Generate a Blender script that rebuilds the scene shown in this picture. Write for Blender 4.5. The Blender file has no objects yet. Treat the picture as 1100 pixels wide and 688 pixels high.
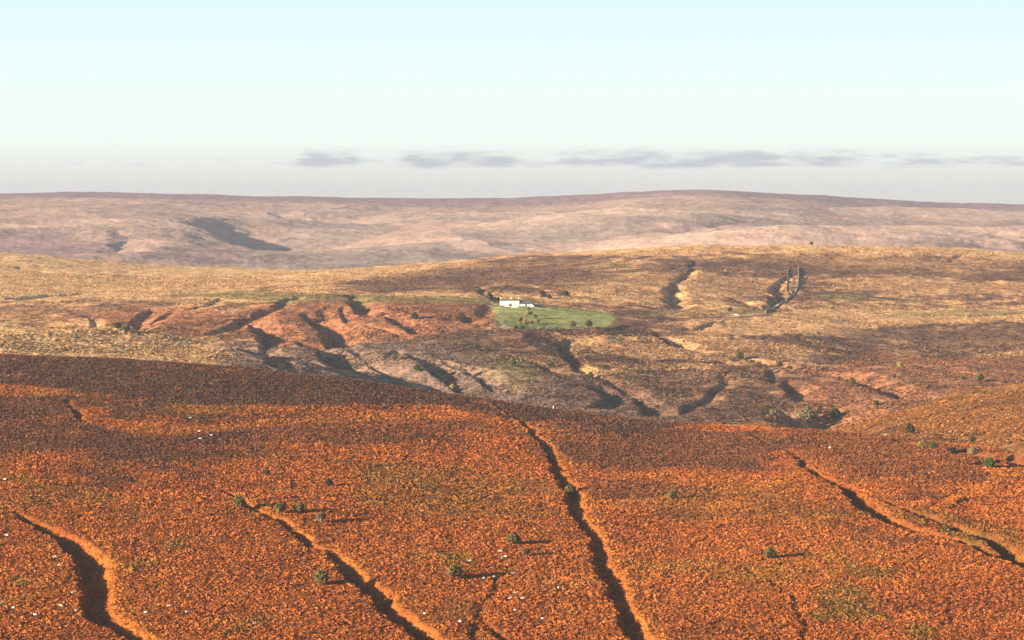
import bpy, math, random
import numpy as np
from mathutils import Vector, Matrix
R = math.radians
random.seed(7)
rng = np.random.default_rng(11)
S = bpy.context.scene
COL = S.collection

# ------------------------------------------------------------------ camera
F = 3000.0                      # focal length in photo pixels (photo 1100 x 688)
HOR = 215.0                     # photo row of the eye-level horizon
PITCH = math.atan((344.0 - HOR) / F)
cam = bpy.data.objects.new("camera", bpy.data.cameras.new("camera"))
COL.objects.link(cam)
cam.data.sensor_width = 36.0
cam.data.lens = 36.0 * F / 1100.0
cam.data.clip_start = 1.0
cam.data.clip_end = 60000.0
cam.rotation_euler = (math.pi / 2 - PITCH, 0, 0)
S.camera = cam

# ------------------------------------------------------------------ light
SUN_EL, SUN_AZ = R(11.5), R(31.0)      # shadows run towards (cos, sin) of SUN_AZ in plan
to_sun = Vector((-math.cos(SUN_AZ) * math.cos(SUN_EL), -math.sin(SUN_AZ) * math.cos(SUN_EL), math.sin(SUN_EL)))
sun = bpy.data.objects.new("sun", bpy.data.lights.new("sun", 'SUN'))
COL.objects.link(sun)
sun.data.energy = 5.0
sun.data.angle = R(0.53)
sun.data.color = (1.0, 0.80, 0.58)
sun.rotation_euler = to_sun.to_track_quat('Z', 'Y').to_euler()

W = bpy.data.worlds.new("World"); S.world = W
W.use_nodes = True
nt = W.node_tree; nt.nodes.clear()
def N(t, kind, **kw):
    n = t.nodes.new(kind)
    for k, v in kw.items(): setattr(n, k, v)
    return n
out = N(nt, 'ShaderNodeOutputWorld'); bg = N(nt, 'ShaderNodeBackground')
sky = N(nt, 'ShaderNodeTexSky', sky_type='NISHITA', sun_disc=False)
sky.sun_elevation = SUN_EL
sky.sun_rotation = math.atan2(to_sun.x, to_sun.y)
sky.altitude = 400; sky.air_density = 1.0; sky.dust_density = 1.5; sky.ozone_density = 1.2
bg.inputs['Strength'].default_value = 0.05
tc = N(nt, 'ShaderNodeTexCoord')
sep = N(nt, 'ShaderNodeSeparateXYZ'); nt.links.new(tc.outputs['Generated'], sep.inputs[0])
# thin bank of low stratus: stretched noise on the sky direction, kept to a narrow band just above the hills
mp = N(nt, 'ShaderNodeMapping'); mp.inputs['Scale'].default_value = (75, 75, 420); mp.inputs['Location'].default_value = (3.1, 0.4, 0.0)
nt.links.new(tc.outputs['Generated'], mp.inputs[0])
nz = N(nt, 'ShaderNodeTexNoise'); nz.inputs['Scale'].default_value = 1.0; nz.inputs['Detail'].default_value = 6; nz.inputs['Roughness'].default_value = 0.55
nt.links.new(mp.outputs[0], nz.inputs['Vector'])
def ramp(src, a, b, stops):
    m_ = N(nt, 'ShaderNodeMapRange'); m_.inputs['From Min'].default_value = a; m_.inputs['From Max'].default_value = b
    nt.links.new(src, m_.inputs[0]); r_ = N(nt, 'ShaderNodeValToRGB'); c_ = r_.color_ramp
    c_.elements[0].position = (stops[0][0] - a) / (b - a); c_.elements[0].color = (stops[0][1],) * 3 + (1,)
    c_.elements[1].position = (stops[-1][0] - a) / (b - a); c_.elements[1].color = (stops[-1][1],) * 3 + (1,)
    for p_, v_ in stops[1:-1]:
        e_ = c_.elements.new((p_ - a) / (b - a)); e_.color = (v_, v_, v_, 1)
    nt.links.new(m_.outputs[0], r_.inputs[0]); return r_.outputs[0]
def mathn(op, a, b):
    m_ = N(nt, 'ShaderNodeMath', operation=op)
    for i_, v_ in enumerate((a, b)):
        if isinstance(v_, (int, float)): m_.inputs[i_].default_value = v_
        else: nt.links.new(v_, m_.inputs[i_])
    return m_.outputs[0]
band = ramp(sep.outputs['Z'], 0.0, 0.03, [(0.0100, 0), (0.0125, .85), (0.0142, 1), (0.0170, .6), (0.0215, 0)])
pres = ramp(sep.outputs['X'], -0.2, 0.2, [(-0.105, .10), (-0.082, .12), (-0.074, .8), (-0.060, .9), (-0.052, .3), (-0.044, .3), (-0.034, .95), (-0.006, .9), (0.006, .45), (0.02, .75), (0.05, 1), (0.085, .9), (0.105, .7), (0.125, .75), (0.14, .55), (0.16, .45)])
shape = mathn('ADD', mathn('MULTIPLY', band, pres), mathn('MULTIPLY', mathn('SUBTRACT', nz.outputs['Fac'], 0.5), mathn('MULTIPLY', band, 2.6)))
cm = N(nt, 'ShaderNodeMapRange', interpolation_type='SMOOTHSTEP'); cm.inputs['From Min'].default_value = 0.22; cm.inputs['From Max'].default_value = 1.0
nt.links.new(shape, cm.inputs[0])
# high thin veil that whitens the blue of the sky
veil = N(nt, 'ShaderNodeMix', data_type='RGBA'); 
vr = N(nt, 'ShaderNodeMapRange'); vr.inputs['From Min'].default_value = 0.085; vr.inputs['From Max'].default_value = 0.17
vr.inputs['To Min'].default_value = 0.96; vr.inputs['To Max'].default_value = 0.0
nt.links.new(sep.outputs['Z'], vr.inputs[0])
vcol = N(nt, 'ShaderNodeValToRGB'); vc = vcol.color_ramp
vc.elements[0].position = 0.0; vc.elements[0].color = (0.74, 0.73, 0.68, 1)
vc.elements[1].position = 1.0; vc.elements[1].color = (0.30, 0.50, 0.60, 1)
for p_, c_ in ((0.08, (0.77, 0.775, 0.74)), (0.20, (0.86, 0.94, 0.88)), (0.40, (0.83, 0.945, 0.925)), (0.72, (0.71, 0.90, 0.95))):
    e_ = vc.elements.new(p_); e_.color = (*c_, 1)
vz = N(nt, 'ShaderNodeMapRange'); vz.inputs['From Max'].default_value = 0.10
nt.links.new(sep.outputs['Z'], vz.inputs[0]); nt.links.new(vz.outputs[0], vcol.inputs[0])
vs = N(nt, 'ShaderNodeVectorMath', operation='SCALE'); vs.inputs['Scale'].default_value = 8.9
nt.links.new(vcol.outputs[0], vs.inputs[0]); nt.links.new(vs.outputs[0], veil.inputs['B'])
nt.links.new(vr.outputs[0], veil.inputs['Factor'])
nt.links.new(sky.outputs[0], veil.inputs['A'])
VEIL = veil
cl = N(nt, 'ShaderNodeMix', data_type='RGBA')
cs = N(nt, 'ShaderNodeMath', operation='MULTIPLY'); cs.inputs[1].default_value = 1.0
nt.links.new(cm.outputs[0], cs.inputs[0]); nt.links.new(cs.outputs[0], cl.inputs['Factor'])
nt.links.new(veil.outputs['Result'], cl.inputs['A']); cl.inputs['B'].default_value = (4.7, 4.95, 5.3, 1)
nt.links.new(cl.outputs['Result'], bg.inputs['Color']); nt.links.new(bg.outputs[0], out.inputs['Surface'])

S.view_settings.view_transform = 'Standard'; S.view_settings.look = 'None'
S.view_settings.gamma = 1.0; S.view_settings.use_curve_mapping = False
S.view_settings.exposure = 1.32
S.render.engine = 'CYCLES'
S.cycles.volume_bounces = 0; S.cycles.max_bounces = 4; S.cycles.diffuse_bounces = 1
S.cycles.use_denoising = True

# ------------------------------------------------------------------ noise
def _hash(ix, iy, seed):
    h = (ix.astype(np.uint32) * np.uint32(374761393)) ^ (iy.astype(np.uint32) * np.uint32(668265263)) ^ np.uint32(seed * 2246822519 & 0xffffffff)
    h = (h ^ (h >> np.uint32(13))) * np.uint32(1274126177)
    h = (h ^ (h >> np.uint32(15))) * np.uint32(2654435761)
    h ^= h >> np.uint32(16)
    return h.astype(np.float32) * np.float32(1 / 4294967296.0)
def vnoise(x, y, seed=0):
    fx = np.floor(x); fy = np.floor(y)
    ix = fx.astype(np.int64); iy = fy.astype(np.int64)
    tx = (x - fx).astype(np.float32); ty = (y - fy).astype(np.float32)
    tx = tx * tx * tx * (tx * (tx * 6 - 15) + 10); ty = ty * ty * ty * (ty * (ty * 6 - 15) + 10)
    a = _hash(ix, iy, seed); b = _hash(ix + 1, iy, seed); c = _hash(ix, iy + 1, seed); d = _hash(ix + 1, iy + 1, seed)
    return (a + (b - a) * tx) * (1 - ty) + (c + (d - c) * tx) * ty
def fbm(x, y, wl, octv=4, seed=0, gain=0.5):          # roughly -1 .. 1
    s = 0; amp = 1.0; tot = 0
    ca, sa = math.cos(0.6), math.sin(0.6)
    for o in range(octv):
        X = (x * ca + y * sa) / wl + 17.3 * o; Y = (-x * sa + y * ca) / wl - 9.1 * o
        s = s + amp * (vnoise(X, Y, seed + 31 * o) * 2 - 1); tot += amp
        amp *= gain; wl *= 0.5; ca, sa = ca * math.cos(1.1) - sa * math.sin(1.1), ca * math.sin(1.1) + sa * math.cos(1.1)
    return s / tot * 1.5
def sstep(a, b, x):
    t = np.clip((x - a) / (b - a), 0, 1); return t * t * (3 - 2 * t)

# ------------------------------------------------------------------ terrain layers, each a hill of its own at its own distance
sT, cT = math.sin(PITCH), math.cos(PITCH)
def slope_of(py):                                     # z / Y of a photo row
    v = (344.0 - np.asarray(py, float)) / F
    return (-sT + v * cT) / (cT + v * sT)
PXG = np.arange(-900, 2001, 20.0)                     # table columns (bearing)
YG = np.concatenate([np.arange(700, 4200, 10.0), np.arange(4200, 15001, 40.0)])
YU = np.arange(700, 15001, 10.0)
def smooth1(a, n, axis):
    k = np.hanning(n + 2)[1:-1]; k /= k.sum()
    p = n // 2
    pad = [(0, 0)] * a.ndim; pad[axis] = (p, p)
    b = np.pad(a, pad, mode='edge')
    return np.apply_along_axis(lambda m: np.convolve(m, k, 'valid'), axis, b)
def smooth_interp(xq, xs, ys):
    g = np.interp(xq, xs, ys); return g
def crest_layer(cols, front, back, rnd=60.0, front_pow=1.0):
    """cols: (px, Yc, py) crest line; falls away on both sides with the given slopes, rounded over rnd metres."""
    c = np.array(cols, float)
    Yc = smooth1(np.interp(PXG, c[:, 0], c[:, 1]), 5, 0)
    zc = smooth1(np.interp(PXG, c[:, 0], c[:, 1] * slope_of(c[:, 2])), 3, 0)
    d = YU[None, :] - Yc[:, None]
    fr = front if np.isscalar(front) else np.interp(PXG, [q[0] for q in front], [q[1] for q in front])[:, None]
    s = np.where(d < 0, fr, back)
    h = zc[:, None] - s * (np.sqrt(d * d + rnd * rnd) - rnd)
    return h
def profile_layer(prof, back=0.2, n_smooth=11):
    """prof: {px: [(Y, py), ...]} profiles towards the crest; beyond the last knot the ground falls away."""
    pxs = sorted(prof)
    rows = []
    for p in pxs:
        k = np.array(prof[p], float); z = k[:, 0] * slope_of(k[:, 1])
        h = np.interp(YU, k[:, 0], z)
        h = np.where(YU < k[0, 0], z[0] - 0.12 * (k[0, 0] - YU), h)
        d = YU - k[-1, 0]
        h = np.where(d > 0, z[-1] - back * (np.sqrt(d * d + 1600.0) - 40.0), h)
        rows.append(h)
    rows = np.array(rows)
    h = np.array([np.interp(PXG, pxs, rows[:, j]) for j in range(rows.shape[1])]).T
    return smooth1(smooth1(h, n_smooth, 1), 3, 0)
LAY = {}
LAY['fore'] = None
fc = np.array([(-900, 1650, 372), (-300, 1620, 376), (0, 1570, 380), (100, 1555, 384), (200, 1540, 390), (370, 1520, 406), (500, 1500, 425), (600, 1480, 439), (700, 1460, 451),
               (780, 1440, 456), (850, 1420, 459), (950, 1380, 467), (1050, 1340, 481), (1110, 1310, 492), (1300, 1260, 520), (2000, 1200, 560)], float)
def fore_layer():
    Yc = smooth1(np.interp(PXG, fc[:, 0], fc[:, 1]), 5, 0)
    zc = smooth1(np.interp(PXG, fc[:, 0], fc[:, 1] * slope_of(fc[:, 2])), 3, 0)
    zb = 930 * slope_of(np.interp(PXG, [-900, 0, 550, 1100, 2000], [712, 706, 700, 694, 690]))
    t = (YU[None, :] - 930) / (Yc[:, None] - 930)
    tt = np.clip(t, 0, 1)
    h = zb[:, None] + (zc - zb)[:, None] * (1 - (1 - tt) ** 1.25)
    h = np.where(t < 0, zb[:, None] + (YU[None, :] - 930) * 0.145, h)
    d = YU[None, :] - Yc[:, None]
    h = np.where(d > 0, zc[:, None] - 0.34 * (np.sqrt(d * d + 900.0) - 30.0), h)
    return smooth1(h, 7, 1)
LAY['fore'] = fore_layer()
LAY['spur'] = crest_layer([(-900, 1500, 900), (600, 1750, 560), (700, 1790, 490), (780, 1780, 463), (850, 1765, 451), (900, 1760, 441), (950, 1755, 431), (1000, 1755, 423),
                           (1050, 1760, 416), (1100, 1770, 410), (1300, 1790, 390), (2000, 1900, 350)], [(600, .1), (850, .06), (930, .03), (1000, .012), (1100, .004), (1500, .004)], 0.32, 50)
_yf = np.interp(PXG, fc[:, 0], fc[:, 1])[:, None]
LAY['spur'] = LAY['spur'] - 0.45 * np.clip(_yf + 10 - YU[None, :], 0, 400)
LAY['near_left'] = crest_layer([(-900, 2150, 338), (-300, 2120, 345), (0, 2100, 349), (90, 2090, 353), (170, 2070, 358), (240, 2045, 366), (300, 2020, 380), (380, 1990, 408), (460, 1970, 450),
                                (600, 1950, 540), (2000, 1900, 800)], 0.052, 0.25, 40)
LAY['farm'] = profile_layer({
    -600: [(2200, 365), (2400, 350), (2600, 330), (3000, 305), (3500, 280), (3750, 266)],
    0: [(2200, 365), (2400, 352), (2500, 338), (2700, 322), (3000, 304), (3400, 285), (3750, 271)],
    150: [(2150, 390), (2350, 355), (2500, 335), (2650, 322), (3000, 305), (3400, 292), (3750, 282)],
    300: [(1950, 440), (2050, 408), (2150, 383), (2300, 357), (2440, 328), (2600, 318), (2900, 306), (3300, 294), (3750, 288.5)],
    430: [(1900, 452), (2000, 420), (2120, 392), (2270, 362), (2430, 330), (2600, 320), (2850, 305), (3200, 290), (3500, 284)],
    550: [(1850, 462), (1950, 437), (2100, 397), (2250, 367), (2400, 345), (2490, 327), (2600, 320), (2800, 305), (3100, 288), (3400, 273.5)],
    720: [(1800, 470), (1880, 452), (2000, 430), (2150, 400), (2300, 375), (2450, 352), (2600, 336), (2800, 312), (3100, 285), (3350, 264)],
    880: [(1850, 468), (1950, 441), (2100, 415), (2250, 390), (2400, 365), (2600, 342), (2700, 333), (2900, 312), (3150, 285), (3320, 262)],
    1000: [(1850, 458), (2000, 425), (2150, 405), (2300, 388), (2450, 365), (2600, 345), (2740, 332), (2900, 313), (3150, 287), (3330, 265)],
    1100: [(1850, 450), (2000, 420), (2150, 405), (2300, 390), (2450, 365), (2600, 345), (2750, 332), (2900, 315), (3150, 290), (3350, 269)],
    1600: [(1850, 450), (2000, 420), (2150, 405), (2300, 390), (2450, 365), (2600, 345), (2750, 332), (2900, 315), (3150, 290), (3350, 272)],
}, back=0.16)
LAY['far_right'] = crest_layer([(-900, 4500, 400), (500, 4600, 300), (560, 4600, 284), (620, 4650, 270), (700, 4700, 256), (780, 4750, 248), (860, 4800, 241), (950, 4850, 239), (1030, 4850, 242), (1100, 4850, 243), (1400, 4900, 250), (2000, 5000, 270)], 0.06, 0.10, 150)
LAY['far_knoll'] = crest_layer([(-900, 5000, 360), (150, 5100, 292), (230, 5150, 278), (300, 5200, 269), (380, 5200, 262), (450, 5200, 259), (520, 5200, 261), (600, 5200, 270), (700, 5200, 290), (2000, 5000, 400)], 0.07, 0.10, 120)
LAY['far_step'] = crest_layer([(-900, 5700, 340), (300, 5700, 275), (430, 5750, 258), (500, 5800, 250), (560, 5850, 242), (610, 5900, 235), (680, 5950, 230), (760, 6000, 229), (830, 6000, 232), (900, 6000, 240), (1000, 6000, 250), (1300, 6000, 270), (2000, 6000, 300)], 0.075, 0.10, 150)
LAY['far_left'] = crest_layer([(-900, 6200, 240), (-100, 6200, 243), (0, 6200, 242), (60, 6250, 237), (140, 6300, 236), (215, 6350, 238), (262, 6350, 249), (310, 6300, 264), (400, 6300, 290), (2000, 6000, 400)], 0.065, 0.12, 150)
LAY['far_middle'] = crest_layer([(-900, 7000, 290), (200, 7000, 262), (260, 7000, 256), (330, 7000, 247), (400, 7000, 238), (460, 7000, 231), (560, 7000, 228.5), (700, 7000, 229), (760, 7000, 229), (850, 7100, 226), (1000, 7200, 227), (1150, 7200, 228), (2000, 7200, 232)], 0.06, 0.10, 200)
LAY['far_top'] = crest_layer([(-900, 8600, 212), (-200, 8600, 208.5), (0, 8600, 207.5), (100, 8600, 206.8), (180, 8600, 208.5), (250, 8600, 211.5), (330, 8600, 213), (400, 8700, 213.5), (480, 8700, 213.8), (560, 8700, 213.5),
                              (630, 8600, 210.5), (680, 8500, 207), (730, 8500, 205), (780, 8500, 205), (830, 8500, 207.5), (880, 8500, 211), (930, 8600, 214.5), (1000, 8600, 217.5), (1060, 8600, 218.8), (1120, 8600, 219.2), (1400, 8600, 216), (2000, 8600, 214)], 0.030, 0.10, 260)
NAMES = list(LAY)
LTAB = {}
iu = np.searchsorted(YU, YG)
for k in NAMES: LTAB[k] = LAY[k][:, np.clip(iu, 0, len(YU) - 1)].astype(np.float32)
floor_tab = np.interp(YG, [700, 850, 1700, 2100, 3900, 4300, 6000, 9000, 15000], [-182, -190, -172, -190, -230, -240, -215, -180, -140])
def _idx(x, y):
    yy = np.maximum(y, 700.0)
    px = 550 + F * x / yy
    a = np.clip((px - PXG[0]) / 20.0, 0, len(PXG) - 1.001)
    b = np.where(yy < 4190, (yy - 700) / 10.0, 349 + (yy - 4190) / 40.0 + 0.0)
    b = np.interp(yy, YG, np.arange(len(YG)))
    b = np.clip(b, 0, len(YG) - 1.001)
    ia = a.astype(int); ib = b.astype(int)
    return ia, ib, (a - ia), (b - ib), px
def _look(tab, I):
    ia, ib, fa, fb, _ = I
    # Catmull-Rom along the bearing, linear along the distance
    def row(i): return tab[np.clip(i, 0, tab.shape[0] - 1), ib] * (1 - fb) + tab[np.clip(i, 0, tab.shape[0] - 1), ib + 1] * fb
    p0, p1, p2, p3 = row(ia - 1), row(ia), row(ia + 1), row(ia + 2)
    return p1 + 0.5 * fa * (p2 - p0 + fa * (2 * p0 - 5 * p1 + 4 * p2 - p3 + fa * (3 * (p1 - p2) + p3 - p0)))
def relief(x, y):
    """Natural unevenness of the ground, growing from the near hillside to the far moors."""
    r = fbm(x, y, 110, 3, 3) * 1.6 + fbm(x, y, 28, 2, 5) * 0.45
    wmid = sstep(1600, 1900, y)
    rid = 1 - np.abs(fbm(x * 1.0, y * 0.55, 150, 3, 8))
    r = r + wmid * (1 - sstep(2330, 2480, y)) * ((rid - 0.7) * 5.5) * (1 - sstep(0.02, 0.10, x / np.maximum(y, 1)) * 0.45)
    r = r + wmid * fbm(x, y, 160, 4, 9) * 2.0
    wf = sstep(4000, 4700, y)
    r = r + wf * (fbm(x, y, 700, 4, 12) * 11.0 + (1 - np.abs(fbm(x, y * 0.6, 480, 3, 14))) * 10 - 6) * (1 - 0.75 * sstep(7600, 8300, y))
    return r
def base(x, y, want_id=False):
    x = np.asarray(x, float); y = np.asarray(y, float)
    I = _idx(x, y)
    hs = [_look(LTAB[k], I) for k in NAMES]
    hs.append(np.interp(np.maximum(y, 700), YG, floor_tab))
    m = hs[0]
    for h in hs[1:]: m = np.maximum(m, h)
    k = np.interp(y, [1600, 1900, 4200, 5000], [2.0, 3.0, 6.0, 9.0])
    s = 0
    for h in hs: s = s + np.exp((h - m) / k)
    z = m + k * np.log(s) - k * 0.0
    z = z + relief(x, y) * (0.35 + 0.65 * sstep(1500, 1700, y) if True else 1)
    # the camera's own hill shoulder
    zn = np.interp(y, [-400, -2, 6, 60, 300, 560, 700], [-6, -1.7, -2.4, -17, -92, -160, -178])
    z = np.where(y < 700, zn + np.minimum(np.abs(x) * 0.02, 8) * -1, z * sstep(690, 860, y) + (-178 + -8) * (1 - sstep(690, 860, y)))
    if want_id:
        ident = np.argmax(np.stack(hs), axis=0)
        return z, ident
    return z
def cast(pts):
    """Where the sight lines through these photo pixels meet the ground: list of (x, y)."""
    p = np.array(pts, float).reshape(-1, 2)
    u = (p[:, 0] - 550) / F; v = (344 - p[:, 1]) / F
    den = cT + v * sT
    ys = np.concatenate([np.arange(870, 4300, 3.0), np.arange(4300, 9500, 12.0)])
    X = (u / den)[:, None] * ys[None, :]
    Z = slope_of(p[:, 1])[:, None] * ys[None, :]
    G = base(X.ravel(), np.broadcast_to(ys, X.shape).ravel()).reshape(X.shape)
    hit = G >= Z
    j = np.argmax(hit, axis=1)
    j = np.where(hit.any(axis=1), j, len(ys) - 1)
    Y = ys[j]
    return np.stack([(u / den) * Y, Y], axis=1)

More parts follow.
